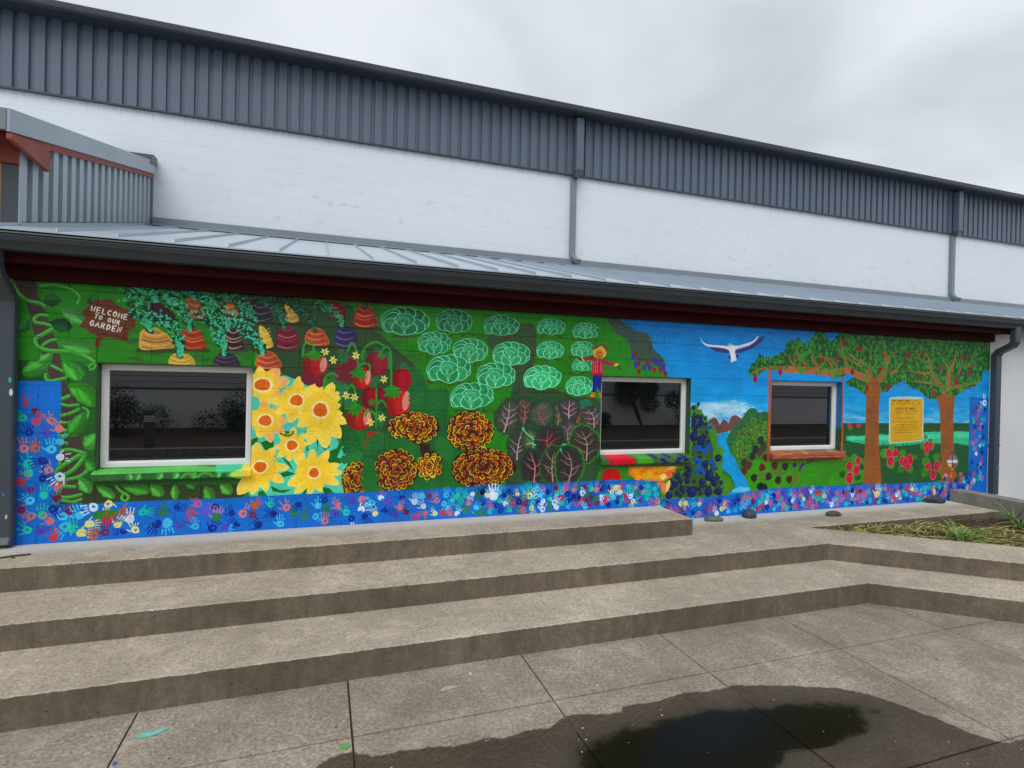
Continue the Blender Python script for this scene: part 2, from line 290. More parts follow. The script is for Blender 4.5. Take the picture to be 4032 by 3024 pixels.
tops([(-1.367,2.710),(-1.244,2.734),(-1.055,2.719),(-0.926,2.699)], .05, (44, 128, 92)); tops([(-0.730,2.706),(-0.528,2.705),(-0.250,2.679)], .07, (26, 76, 50), n=.7)

# ---- sunflowers
fill(smooth([(-0.628,1.757),(-0.483,1.878),(-0.327,1.984),(-0.014,1.807),(0.114,1.675),(0.128,1.409),(0.241,1.265),(0.290,1.165),(0.202,1.051),(0.206,0.841),(-0.613,0.854)], 3), (86, 196, 170))
for p in ([(-0.607,1.384),(-0.545,1.417),(-0.567,1.341),(-0.613,1.333)], [(-0.529,1.357),(-0.466,1.382),(-0.409,1.244),(-0.456,1.228)], [(-0.475,1.433),(-0.419,1.381),(-0.417,1.278),(-0.448,1.245)], [(-0.365,1.449),(-0.300,1.414),(-0.245,1.448),(-0.333,1.466)], [(0.047,1.251),(0.147,1.293),(0.171,1.355),(0.197,1.319),(0.149,1.204),(0.217,1.176),(0.200,1.159),(0.125,1.090),(0.083,1.091)],
    [(-0.006,1.411),(0.030,1.269),(0.079,1.303),(0.068,1.445)], [(-0.353,1.225),(-0.280,1.172),(-0.230,1.066),(-0.255,1.101),(-0.328,1.190)], [(-0.358,1.062),(-0.295,1.085),(-0.221,1.057),(-0.325,1.026)], [(-0.435,0.953),(-0.355,0.906),(-0.251,0.910),(-0.323,0.879),(-0.419,0.900)], [(-0.106,0.983),(-0.089,0.974),(-0.136,0.853),(-0.161,0.854)], [(0.011,0.926),(0.087,0.905),(0.138,0.840),(0.046,0.836)], [(-0.544,0.898),(-0.505,0.913),(-0.457,0.851),(-0.543,0.851)], [(-0.132,1.482),(-0.122,1.412),(-0.147,1.447)], [(-0.044,1.411),(-0.019,1.402),(-0.029,1.270)], [(-0.138,1.412),(-0.111,1.272),(-0.128,1.264)]):
    fill(p, (26, 100, 34))
def sunflower(x, z, rx, rz, cr, cz, pet, c=(234, 212, 112), tip=(232, 204, 130)):
    for ang, ln, wd, pk in pet:
        a = radians(ang); ex, ez = x+rx*ln*cos(a), z+rz*ln*sin(a); L = math.hypot(ex-x, ez-z); b = math.atan2(ez-z, ex-x)
        W = L*wd; pts = []
        for t, w in ((.1, .25), (.35, .42), (.6, .5), (.8, .42), (.93, .22), (1, 0)): pts.append((t*L, w*W))
        pts = pts+[(u, -v) for u, v in pts[::-1][1:]]
        pp = smooth([(x+u*cos(b)-v*sin(b), z+u*sin(b)+v*cos(b)) for u, v in pts], 3)
        fill([(x+(q[0]-x)*1.02, z+(q[1]-z)*1.02-.003) for q in pp], (236, 226, 120))
        gfill(pp, (240, 196, 66), (234, 168, 124) if pk else (236, 214, 100), (cos(b), sin(b)))
    fill(ell(x, z, rx*.62, rz*.62, 0, 20, .03), (240, 200, 72), .8)
    for s, cc in ((1.55, (236, 204, 90)), (1.3, (240, 222, 130)), (1.14, (244, 236, 180))): fill(ell(x, z, cr*s, cz*s, 0, 16, .02), cc)
    fill(ell(x, z, cr, cz, 0, 14, .05), (216, 104, 30))
    for _ in range(6): dab(x+mr.uniform(-.5, .5)*cr, z+mr.uniform(-.5, .5)*cz, cr*.3, cr*.1, mr.uniform(0, 3), jit((206, 92, 24), 10), .5)
sunflower(-0.522,1.892,0.229,0.213, .07, .056, ((100, .8, .5, 0), (50, .95, .5, 1), (12, 1.0, .5, 1), (-35, .8, .6, 1), (-80, .95, .5, 0), (140, .7, .5, 0), (180, .6, .5, 0), (215, .8, .5, 0)))
sunflower(-0.493,1.560,0.206,0.205, .056, .05, ((95, .9, .5, 1), (40, .95, .5, 1), (0, .9, .5, 1), (-35, 1.0, .4, 1), (-75, 1.0, .4, 1), (-110, .8, .5, 0), (150, .8, .5, 0), (185, .65, .5, 0)))
sunflower(-0.226,1.750,0.238,0.234, .058, .052, ((85, .98, .42, 0), (40, .95, .4, 0), (130, .6, .5, 0), (180, 1.0, .4, 0), (215, .9, .4, 0), (255, .9, .5, 0), (290, 1.0, .4, 0), (-30, .9, .5, 0), (10, .9, .5, 0)), (232, 190, 60))
sunflower(-0.011,1.660,0.253,0.281, .065, .068, ((100, 1.1, .35, 0), (65, 1.05, .35, 0), (40, 1.0, .35, 0), (15, .75, .4, 0), (-8, .8, .35, 0), (-25, 1.05, .35, 0), (-52, 1.2, .38, 0), (-80, 1.3, .35, 0), (-108, 1.2, .38, 0), (215, .95, .4, 0), (180, .8, .5, 0), (130, .9, .5, 0)), (234, 192, 56))
sunflower(-0.529,1.131,0.245,0.256, .054, .05, ((100, .9, .42, 0), (55, .85, .4, 0), (-2, 1.0, .32, 0), (-35, 1.0, .36, 0), (-75, .9, .36, 0), (-105, 1.0, .35, 0), (-128, 1.2, .4, 0), (150, .6, .5, 0), (200, .6, .5, 0)), (236, 200, 66))
sunflower(-0.058,1.060,0.269,0.255, .046, .048, ((60, .95, .35, 0), (95, .9, .35, 0), (135, .95, .35, 0), (20, .9, .32, 0), (0, .95, .3, 0), (-28, .95, .34, 0), (-70, .75, .36, 0), (-100, .85, .3, 0), (-130, .95, .36, 0), (205, .95, .4, 0), (165, .6, .5, 0)), (236, 204, 90))
sunflower(-0.259,1.327,0.179,0.186, .048, .048, ((85, .95, .35, 0), (40, .9, .35, 0), (5, .8, .4, 0), (-45, .9, .4, 0), (-100, .8, .4, 0), (-140, .9, .4, 0), (185, .85, .4, 0), (135, .9, .35, 0)), (236, 204, 84))
stroke([(-0.365,1.441),(-0.300,1.414),(-0.253,1.440),(-0.253,1.457)], .015, (26, 100, 34))

# ---- tomatoes
def stem(p, w=.02, c=(52, 140, 44)): stroke(p, w, c)
def tomato(x, z, rx, rz, c, hl=None):
    P = ell(x, z, rx, rz, 0, 22, .015); gfill(P, [v*.68 for v in c], c, (1, .1))
    fill(ell(x+rx*.1, z, rx*.45, rz*.8, 0, 16), [min(255, v*1.12+8) for v in c], .4)
    if hl: fill(ell(x+rx*.62, z+rz*.1, rx*.28, rz*.66, -.12, 14), (218, 160, 146), .85); stroke([(x+rx*.5, z+rz*.6), (x+rx*.55, z), (x+rx*.4, z-rz*.6)], .01, (206, 110, 100), .7)
def cal(x, z, s, c=(48, 128, 38)):
    for k in range(6):
        a = -pi*(.08+k*.17); fill(leafpoly(x, z, s*mr.uniform(.7, 1.2), s*.4, a, 4), c)
    fill(ell(x, z, s*.55, s*.35), c)
TG = (46, 104, 62)
for q in ((0.491,2.282, .16, .1, -1.2), (0.146,2.250, .2, .1, -1.0), (0.598,2.250, .2, .09, -1.4), (0.190,2.181, .22, .11, -1.3), (0.754,2.145, .22, .12, -1.25), (0.532,2.011, .2, .09, -2.1), (0.211,1.923, .16, .09, -1.8), (0.464,1.865, .18, .12, -1.4), (0.066,2.000, .16, .08, -.7), (0.548,1.666, .2, .09, -1.5), (0.198,1.754, .13, .12, -.4), (0.386,2.260, .16, .07, -1.7)):
    fill(leafpoly(*q, n=9, jag=.3), jit(TG, 8))
for x, z, rx, rz in ((0.159,2.020,0.053,0.089), (0.244,2.031,0.095,0.098), (-0.116,1.969,0.078,0.074), (-0.024,1.928,0.042,0.053), (0.276,2.130,0.052,0.054)): fill(ell(x, z, rx, rz), (112, 34, 50))
tomato(0.503,2.119,0.111,0.118, (146, 38, 54)); tomato(0.753,1.970,0.103,0.110, (166, 26, 42)); tomato(0.448,1.783,0.079,0.108, (150, 20, 36)); tomato(0.553,1.821,0.054,0.064, (130, 20, 36))
tomato(-0.064,2.085,0.115,0.109, (176, 42, 46), 1); tomato(0.366,1.971,0.092,0.108, (196, 48, 42), 1); tomato(0.721,1.740,0.128,0.152, (196, 48, 46), 1); tomato(0.347,1.580,0.122,0.121, (178, 48, 42), 1)
fill(wig([(0.367,1.433),(0.525,1.459),(0.553,1.404),(0.518,1.359),(0.563,1.322),(0.511,1.268),(0.475,1.323),(0.396,1.289),(0.360,1.361)], .006), (176, 52, 44))
for x, z, s in ((-0.079,2.198, .09), (0.338,2.042, .10), (0.660,1.868, .11), (0.310,1.692, .10), (0.466,1.747, .05), (0.546,2.212, .05)): cal(x, z, s)
for p in ([(-0.079,2.198),(-0.088,2.267),(-0.130,2.305),(-0.170,2.273),(-0.177,2.168)], [(0.338,2.051),(0.318,2.185),(0.299,2.274),(0.264,2.318),(0.231,2.236)], [(0.362,2.169),(0.395,2.278),(0.490,2.332),(0.580,2.295),(0.634,2.251),(0.648,2.014),(0.651,1.877)], [(0.580,2.286),(0.536,2.229)], [(0.320,2.069),(0.372,2.115),(0.433,2.108),(0.443,2.054)], [(0.310,1.692),(0.308,1.827),(0.272,1.907),(0.230,1.861)], [(0.508,1.865),(0.512,1.648),(0.511,1.484)], [(0.520,1.720),(0.564,1.757),(0.609,1.694)], [(0.408,1.602),(0.424,1.647),(0.468,1.648),(0.504,1.611)], [(0.018,1.876),(0.025,1.964),(0.083,2.018),(0.142,1.984)], [(0.579,1.867),(0.723,1.878)]):
    stem(p)
for p in ([(0.083,2.000),(0.161,1.913),(0.126,1.948)],): fill(p, (50, 120, 60))
for x, z in ((0.020,2.219), (0.097,2.142), (0.305,2.194), (0.577,1.967), (0.222,1.803), (0.300,1.786), (0.567,1.584), (0.457,1.539)):
    for k in range(6): fill(leafpoly(x, z, .045, .018, k*1.05+mr.random()*.4, 4), (222, 222, 112))
    fill(ell(x, z, .012, .012), (180, 140, 60))
for q in ((0.420,1.442, .26, .18, -2.4), (0.333,1.407, .22, .16, -2.2), (0.597,1.440, .3, .16, -2.3), (0.670,1.384, .32, .2, -.5), (0.406,1.225, .25, .16, -2.9), (0.936,1.909, .26, .16, -1.7), (1.106,1.856, .24, .15, -1.5), (0.866,1.695, .2, .12, 1.3)):
    fill(leafpoly(*q, n=11, jag=.3), jit((30, 98, 44), 8)); x, z, L, W, a = q
    for k in range(5): stroke([(x+L*.12*(k+1)*cos(a), z+L*.12*(k+1)*sin(a)), (x+L*.12*(k+1.6)*cos(a)-W*.35*sin(a)*(1 if k % 2 else -1), z+L*.12*(k+1.6)*sin(a)+W*.35*cos(a)*(1 if k % 2 else -1))], .006, (54, 134, 58), .7)

# ---- cabbages
def soil(x, z, w):
    for _ in range(int(w*46)):
        px, pz = x+mr.uniform(-.55, .55)*w, z-mr.random()*.05; r = mr.uniform(.012, .02)
        stroke([(px-r, pz-.004), (px, pz+.007), (px+r, pz-.004)], .009, jit((72, 42, 24), 10), .95, .006)
def cabbage(x, z, rx, rz, tone=1., cut=None):
    soil(x, z-rz*.85, rx*2.1)
    B = tuple(v*tone for v in (50, 146, 88)); H = tuple(min(255, v*(.35+.65*tone)) for v in (134, 236, 196)); n = 7; lobes = []
    for k in range(n):
        a = pi*(-.12+1.24*k/(n-1)); lobes.append((x+rx*.58*cos(a), z+rz*(.08+.42*sin(a)), rx*.42, rz*.5, a))
    fill(ell(x, z-rz*.12, rx*.9, rz*.72, 0, 20, .02), B)
    for lx, lz, a1, b1, a in lobes:
        P = smooth(ell(lx, lz, a1, b1, a*.3, 9, .05), 3); fill([(lx+(p[0]-lx)*1.09, lz+(p[1]-lz)*1.09) for p in P], H, .9); fill(P, jit([v*.88 for v in B], 8))
        fill(ell(lx, lz+b1*.15, a1*.6, b1*.5, a*.3, 10), [v*1.25 for v in B], .4)
        for d in (-.45, 0, .45): stroke([(x+rx*.12*cos(a), z-rz*.3), (lx*.6+x*.4+d*a1*.2, lz*.6+z*.4-.0), (lx+d*a1, lz+b1*.45)], .006*(.7+rx*2), H, .7, .003)
    for k, (dx, dz, s) in enumerate(((-.42, -.28, .5), (.42, -.28, .5), (0, -.38, .58), (0, .14, .46), (-.05, -.05, .3))):
        cx, cz = x+dx*rx, z+dz*rz; P = smooth(ell(cx, cz, rx*s*.8, rz*s*.95, 0, 9, .06), 3)
        fill([(cx+(p[0]-cx)*1.10, cz+(p[1]-cz)*1.10) for p in P], H, .95); fill(P, jit(B, 8))
        for d in (-.6, -.25, .1, .45): stroke([(cx, cz-rz*s*.85), (cx+d*rx*s*.3, cz-.2*rz*s), (cx+d*rx*s*.9, cz+rz*s*.55)], .006*(.7+rx*2), H, .8, .003)
    stroke([(x-rx*.3, z+rz*.2), (x-rx*.1, z+rz*.4), (x+rx*.15, z+rz*.3), (x+rx*.3, z+rz*.05)], .006, H, .8, .003)
for a in ((0.771,2.546,0.250,0.138, .78), (1.273,2.574,0.195,0.121, .72), (1.781,2.558,0.205,0.105, .85), (2.354,2.575,0.176,0.084, .92), (2.778,2.553,0.172,0.086, .95), (1.072,2.343,0.172,0.118, .9), (1.450,2.282,0.191,0.126, .95), (1.901,2.260,0.220,0.128, 1.0), (2.354,2.318,0.170,0.096, 1.05), (2.743,2.349,0.149,0.087, 1.0),
    (1.226,2.080,0.239,0.142, .95), (1.737,2.030,0.222,0.132, 1.0), (2.264,2.014,0.229,0.128, 1.18), (2.753,2.174,0.143,0.070, 1.05), (2.714,1.932,0.171,0.108, 1.12), (1.476,1.804,0.243,0.134, 1.02)):
    cabbage(*a)

# ---- marigolds
def marigold(x, z, rx, rz, tone=1., lop=0.):
    P = [(px, pz) for px, pz in ell(x, z, rx, rz, 0, 34, .03) if not (lop and px > x+rx*lop)]
    fill(P, (52, 18, 18)); fill([(x+(p[0]-x)*.92, z+(p[1]-z)*.92) for p in P], (70, 26, 20))
    for _ in range(int(rx*rz*4200)):
        t, r = mr.random()*6.28, math.sqrt(mr.random()); px, pz = x+rx*.88*r*cos(t), z+rz*.88*r*sin(t)
        if lop and px > x+rx*lop: continue
        dab(px, pz, .02, .007, t+1.57+mr.uniform(-.5, .5), jit(mr.choice(((186, 78, 34), (206, 104, 38), (196, 66, 36), (40, 14, 14), (44, 15, 15), (150, 48, 28)))), .85)
    for j, rr in enumerate((.86, .64, .42, .20)):
        n = max(4, int(2*pi*rr*(rx+rz)/2/.062))
        for k in range(n):
            t = 2*pi*(k+mr.uniform(-.25, .25)+j*.4)/n; r = rr*mr.uniform(.94, 1.05); px, pz = x+rx*r*cos(t), z+rz*r*sin(t)
            if lop and px > x+rx*lop: continue
            s = mr.uniform(.020, .031); c = jit([v*tone for v in mr.choice(((222, 196, 54), (236, 214, 60), (206, 176, 56), (222, 150, 48)))], 14)
            stroke([(px+s*cos(t+q), pz+s*sin(t+q)) for q in (-1.5, -.7, 0, .7, 1.5)], .011, c, .95, .007)
            dab(px-s*.2*cos(t), pz-s*.2*sin(t), s*.55, s*.4, t, [v*.75 for v in c], .6)
fill(wig([(0.942,1.326),(1.045,1.325),(1.056,1.250),(1.189,1.228),(1.222,1.047),(1.290,1.017),(1.262,0.979),(1.146,1.012),(0.953,1.224)], .006), (60, 20, 22))
for q in ((1.282,1.416, .5, .2, -1.65), (1.200,1.171, .3, .16, -1.2), (0.610,1.039, .3, .16, -2.0), (0.430,1.190, .45, .22, -1.35), (0.886,0.900, .3, .15, -.1), (1.216,0.877, .3, .15, .2), (0.650,0.836, .25, .12, -2.6), (0.693,1.386, .3, .15, -.9), (1.138,1.389, .3, .18, -1.1), (0.523,0.915, .2, .16, -1.9)):
    fill(leafpoly(*q, n=11, jag=.28), jit((34, 104, 42), 8))
marigold(0.883,1.481,0.258,0.160); marigold(1.472,1.447,0.256,0.206, 1.02); marigold(1.625,1.054,0.354,0.213, .95); marigold(0.713,1.059,0.216,0.213, .93); marigold(1.050,1.090,0.123,0.127, 1.05); marigold(0.334,0.972,0.140,0.184, .9, .55)
fill(leafpoly(0.430,1.154, .42, .17, -1.4, n=11, jag=.25), (34, 104, 42)); fill(leafpoly(0.693,1.367, .24, .1, -.35, n=9, jag=.3), (34, 104, 42))

# ---- chard leaves
def chard(x, z, rx, rz, a, base, vein, rim=None):
    rx *= 1.22; rz *= 1.12; vein = tuple(min(255, v*1.12) for v in vein)
    P = smooth(ell(x, z, rx, rz, a, 16, .045), 2)
    P = wig(P, rx*.07, 2)
    if rim: fill([(x+(p[0]-x)*1.12, z+(p[1]-z)*1.08) for p in P], rim)
    fill(P, (34, 58, 42) if not rim else base, .85)
    for q in (.88, .74, .58): fill([(x+(p[0]-x)*q+mr.uniform(-1, 1)*rx*.05, z+(p[1]-z)*q) for p in P], base, .42)
    for _ in range(26): q = mr.uniform(0, 6.28); r_ = mr.random()**.5*.8; dab(x+rx*r_*cos(q), z+rz*r_*sin(q), .03, .007, a+mr.uniform(.6, 2.4), jit(base, 16), .5)
    up = np.array((-sin(a), cos(a))); rt = np.array((cos(a), sin(a))); c = np.array((x, z)); b = c-up*rz*.85
    bd_ = mr.uniform(-.25, .25)
    stroke([tuple(b), tuple(c+rt*rx*bd_), tuple(c+up*rz*.72-rt*rx*bd_*.6)], .017, vein, .95, .004)
    for k, t in enumerate((-.5, -.12, .22)):
        for s in (-1, 1):
            if mr.random() < .15: continue
            o = c+up*rz*(t+mr.uniform(-.1, .1))+rt*rx*bd_*(.9-abs(t)); e_ = o+rt*s*rx*mr.uniform(.5, .85)+up*rz*mr.uniform(.22, .5); m_ = o+rt*s*rx*.32+up*rz*mr.uniform(.05, .2)
            stroke([tuple(o), tuple(m_), tuple(e_)], .011, vein, .85, .003)
            if mr.random() < .7: stroke([tuple(m_), tuple(m_+rt*s*rx*.12+up*rz*.26)], .007, vein, .7, .002)
    for _ in range(14):
        q = c+rt*mr.uniform(-.6, .6)*rx+up*mr.uniform(-.6, .6)*rz; dab(q[0], q[1], .02, .004, a+mr.uniform(-.8, .8), jit(vein, 20), .25)
PK = (178, 140, 152); PU = (66, 50, 58)
chard(2.064,1.654,0.090,0.149, 0, (84, 62, 54), (140, 96, 96)); chard(2.464,1.624,0.066,0.132, 0, (66, 76, 52), (150, 110, 90)); chard(1.877,1.599,0.115,0.182, -.2, (70, 70, 68), PK); chard(2.278,1.624,0.136,0.135, .3, (66, 88, 70), (160, 60, 84))
fill(ell(2.798,1.728,0.083,0.064), (34, 110, 84)); stroke([(2.765,1.666),(2.733,1.604),(2.701,1.522)], .05, (150, 74, 58), 1, .03); chard(2.602,1.675,0.113,0.128, 0, (72, 56, 62), PK); chard(2.876,1.583,0.116,0.129, .3, (66, 60, 62), (170, 130, 142))
chard(2.020,1.297,0.116,0.178, -.15, (56, 58, 52), PK); chard(2.156,1.335,0.097,0.130, .1, (84, 88, 46), (110, 150, 110)); chard(2.608,1.410,0.107,0.133, 0, (74, 60, 66), (150, 110, 120)); chard(2.384,1.301,0.154,0.192, .35, (46, 36, 40), (196, 66, 88)); chard(2.797,1.284,0.150,0.196, .15, (48, 44, 42), (178, 130, 130), (46, 124, 42))
chard(2.179,1.055,0.124,0.190, .1, (42, 28, 34), (196, 120, 130)); chard(2.422,1.058,0.122,0.187, 0, (44, 44, 38), (176, 124, 124), (44, 92, 42)); chard(2.611,1.052,0.141,0.194, 0, (42, 40, 38), (168, 120, 124), (46, 124, 42))
for p in ([(2.047,1.465),(2.090,1.425),(2.188,1.344)], [(2.104,1.296),(2.168,1.305),(2.211,1.284)], [(2.527,1.289),(2.561,1.288)], [(2.506,1.238),(2.518,1.208)], [(2.057,1.485),(2.079,1.445)]): stroke(p, .014, (92, 196, 160))
fill(smooth([(2.300,1.347),(2.998,1.366),(3.022,0.413),(2.321,0.428),(2.492,0.867)]), (36, 92, 40), .0)

# ---- painted sky, far hills, river
SKYP = [(3.174,2.788),(9.711,2.796),(9.770,1.282),(6.127,1.327),(3.871,0.813),(3.838,2.077),(3.358,2.066)]
def band_sky(x0, x1, z0, z1, cs):
    a, b = int((x0-MX0)*PPM), int((x1-MX0)*PPM); r0, r1 = int((z0-MZ0)*PPM), min(MH, int((z1-MZ0)*PPM))
    zz = np.linspace(0, 1, r1-r0); arr = np.array([c3(c) for c in cs]); ks = np.linspace(0, 1, len(cs))
    col = np.stack([np.interp(zz, ks, arr[:, i]) for i in range(3)], 1)
    IMG[r0:r1, a:b] = col[:, None, :]
band_sky(3.2, 9.6, 1.3, 2.8, [(150, 208, 236), (126, 196, 234), (44, 158, 222), (0, 140, 216), (0, 136, 214), (0, 124, 206), (0, 108, 196)])
for _ in range(1500):
    x, z = mr.uniform(3.2, 9.6), mr.uniform(1.45, 2.8); t = (z-1.3)/1.5; c = (20+90*max(0, .35-t), 140+50*max(0, .35-t)-40*max(0, t-.7), 214)
    dab(x, z, mr.uniform(.08, .35), mr.uniform(.01, .035), mr.uniform(-.25, .25), jit(c, 22), .22)
for p in ((4.597,1.705,0.221,0.056), (4.462,1.660,0.149,0.067), (4.988,1.661,0.229,0.057), (4.733,1.751,0.281,0.034)):
    for _ in range(60): fill(ell(p[0]+mr.gauss(0, p[2]*.75), p[1]+mr.gauss(0, p[3]*.8)-.03, mr.uniform(.04, .13), mr.uniform(.012, .03), mr.uniform(-.2, .2), 10), (182, 220, 242), .22)
# green field left of the painted sky with its grape slope
fill(smooth([(3.038,2.803),(3.192,2.771),(3.217,2.709),(3.291,2.655),(3.363,2.633),(3.401,2.581),(3.487,2.586),(3.586,2.558),(3.638,2.475),(3.678,2.369),(3.767,2.318),(3.827,2.223),(3.848,2.136),(3.888,2.050),(3.890,1.985),(2.988,1.968),(2.968,2.799)], 3), (44, 128, 36))
fill([(1.091,2.683),(2.979,2.800),(2.996,2.135),(2.321,2.116)], (40, 122, 30), .0)
fill(smooth([(3.026,2.803),(3.192,2.760),(3.217,2.709),(3.291,2.655),(3.363,2.633),(3.401,2.581),(3.487,2.586),(3.586,2.558),(3.638,2.475),(3.678,2.369),(3.767,2.318),(3.827,2.223),(3.836,2.092),(3.771,2.156),(3.657,2.217),(3.471,2.244),(3.396,2.294),(3.358,2.389),(3.307,2.482),(3.162,2.549),(3.064,2.669)], 3), (58, 80, 70))
hp = [(3.158,2.716),(3.219,2.636),(3.292,2.608),(3.366,2.537),(3.463,2.531),(3.562,2.514),(3.589,2.441),(3.442,2.434),(3.517,2.341),(3.629,2.346),(3.470,2.276),(3.718,2.262),(3.657,2.217)]
for _ in range(700):
    i = mr.randrange(len(hp)-1); q = hp[i]; x, z = q[0]+mr.gauss(0, .07), q[1]+mr.gauss(0, .055)
    dab(x, z, .008, .005, 1.5, jit(mr.choice(((90, 60, 56), (60, 96, 104), (70, 110, 60), (46, 70, 66))), 12), .5)
for x, z in [(3.472,2.212),(3.582,2.215),(3.684,2.132),(3.766,2.134),(3.474,2.116),(3.836,2.098),(3.420,2.317)]: fill([(x-.035, z+.035), (x+.035, z+.035), (x+.005, z-.05)], (132, 36, 40))
for x, z in [(3.435,2.200),(3.547,2.171),(3.621,2.173),(3.694,2.251),(3.757,2.220),(3.809,2.168),(3.397,2.284)]: fill(ell(x, z, .028, .042), (60, 66, 160))
fill(smooth([(4.453,1.492),(4.505,1.570),(4.559,1.581),(4.608,1.536),(4.637,1.496),(4.670,1.547),(4.711,1.558),(4.753,1.524),(4.767,1.513),(4.807,1.592),(4.869,1.613),(4.934,1.581),(4.963,1.535),(4.798,1.421),(4.606,1.378)], 3), (112, 68, 66))
fill(smooth([(4.606,1.367),(4.633,1.389),(4.771,1.399),(4.759,1.308),(4.791,1.171),(4.878,1.066),(4.937,0.973),(5.040,0.854),(5.070,0.784),(5.131,0.666),(5.104,0.621),(4.765,0.625),(4.888,0.722),(4.800,0.874),(4.686,0.958),(4.697,1.071),(4.680,1.173),(4.595,1.265)], 3), (8, 146, 214))
for _ in range(50):
    t = mr.random(); p = [(4.676,1.332),(4.722,1.172),(4.781,1.034),(4.869,0.895),(4.944,0.720)]; i = min(3, int(t*4)); f = t*4-i
    dab(p[i][0]*(1-f)+p[i+1][0]*f+mr.uniform(-.04, .04), p[i][1]*(1-f)+p[i+1][1]*f, .035, .006, -1.3, jit((60, 176, 230), 20), .4)
fill(wig([(4.861,0.689),(4.973,0.719),(5.130,0.701),(5.124,0.660),(4.834,0.639)], .008), (100, 196, 236))
# right-hand bushes and meadow
fill(smooth([(4.949,1.546),(5.031,1.650),(5.087,1.696),(5.173,1.696),(5.232,1.644),(5.378,1.645),(5.386,1.393),(5.170,1.302),(4.887,1.238),(4.832,1.193),(4.761,1.240),(4.746,1.308),(4.785,1.399),(4.866,1.489)], 3), (44, 98, 56))
for _ in range(160):
    p = [(5.088,1.661),(5.020,1.546),(4.882,1.421),(4.801,1.296),(5.234,1.580)][mr.randrange(5)]; dab(p[0]+mr.gauss(0, .06), p[1]+mr.gauss(0, .05), .014, .008, mr.uniform(0, 3), jit((50, 104, 66), 18), .6)
fill(wig(smooth([(4.804,1.193),(4.912,1.352),(5.022,1.466),(5.134,1.534),(5.279,1.534),(5.383,1.498),(5.409,1.111),(5.470,1.039),(5.163,1.047),(5.123,0.932),(5.026,0.843),(4.937,0.984),(4.877,1.100)], 2), .012, 3), (56, 116, 46))
for _ in range(260):
    p = [(4.958,1.213),(5.025,1.350),(5.137,1.442),(5.282,1.441),(5.031,1.166),(5.170,1.302),(5.314,1.347),(4.961,1.121)][mr.randrange(8)]; x, z = p[0]+mr.gauss(0, .06), p[1]+mr.gauss(0, .06); dab(x, z, .014, .009, mr.uniform(0, 3), jit(mr.choice(((96, 168, 60), (26, 60, 34), (150, 76, 40), (66, 140, 50))), 12), .85)
fill(smooth([(5.163,1.059),(5.470,1.039),(6.725,1.019),(7.587,0.984),(7.708,0.605),(6.593,0.639),(5.131,0.654),(5.070,0.784),(5.026,0.843)], 1), (62, 144, 34))
for p in ([(5.444,0.922),(5.592,0.953),(5.685,0.855),(5.446,0.852)], [(5.240,0.871),(5.372,0.878),(5.361,0.749)], [(5.836,0.910),(5.917,0.763),(5.782,0.685),(5.751,0.698)], [(6.338,0.894),(6.434,0.916),(6.485,0.840)]): fill(smooth(p), (84, 118, 44))
for x, z, c in ((5.272,1.295, (38, 44, 44)), (5.318,1.207, (70, 50, 40)), (5.195,1.180, (34, 38, 36)), (5.262,1.138, (80, 56, 44)), (5.147,1.094, (38, 44, 40)), (5.359,1.071, (84, 38, 30)), (5.304,0.950, (98, 32, 26)), (5.502,0.968, (84, 36, 30)), (5.675,0.951, (36, 40, 42)), (5.021,1.016, (44, 52, 44)), (5.093,0.985, (84, 50, 44)), (5.024,0.918, (96, 40, 34)), (5.177,0.820, (34, 38, 30)), (5.410,0.830, (34, 40, 30)), (5.567,0.777, (40, 36, 32)), (5.748,0.782, (62, 34, 28)), (5.282,0.706, (22, 26, 24)), (5.348,0.685, (22, 26, 24))):
    fill(smooth(ell(x, z, .052, .052, 0, 9, .09), 2), c)
for x, z, s in ((5.975,0.918, .075), (6.209,0.935, .07), (5.834,0.964, .035), (5.995,0.760, .05), (6.215,0.764, .055), (6.435,0.793, .04), (6.431,0.795, .036)): fill(smooth(ell(x, z, s, s*.9, 0, 10, .06), 2), jit((62, 40, 104), 10))
# blueberry bush between the windows
fill(wig([(4.194,1.703),(4.246,1.748),(4.351,1.780),(4.327,1.682),(4.450,1.604),(4.480,1.514),(4.576,1.469),(4.606,1.367),(4.609,1.254),(4.708,1.161),(4.669,1.071),(4.701,0.912),(4.829,0.805),(4.868,0.689),(4.765,0.625),(3.823,0.620),(3.805,0.822),(3.978,1.034),(4.212,1.061)], .022, 4), (70, 132, 42))
fill(smooth([(4.212,1.560),(4.330,1.582),(4.440,1.469),(4.513,1.300),(4.545,1.131),(4.592,0.904),(4.694,0.674),(3.963,0.640),(3.956,0.925),(4.212,1.050)]), (50, 82, 42), .9)
for _ in range(70):
    p = [(4.264,1.582),(4.308,1.403),(4.366,1.247),(4.344,1.080),(4.282,0.914),(4.483,0.908),(4.088,0.811),(4.353,0.745),(4.556,0.736),(4.195,0.718)][mr.randrange(10)]; fill(ell(p[0]+mr.gauss(0, .06), p[1]+mr.gauss(0, .05), *[mr.uniform(.018, .034)]*2, 0, 9), (20, 30, 66), .8)
for _ in range(120):
    x, z = mr.uniform(3.75, 4.95), mr.uniform(.62, 1.9)
    if x < 4.22+.42*(1.75-z) and (x > 4.22 or z < 1.0): leaf(x, z, .09, .03, mr.uniform(.6, 2.2), jit((80, 146, 46), 16), vein=False)
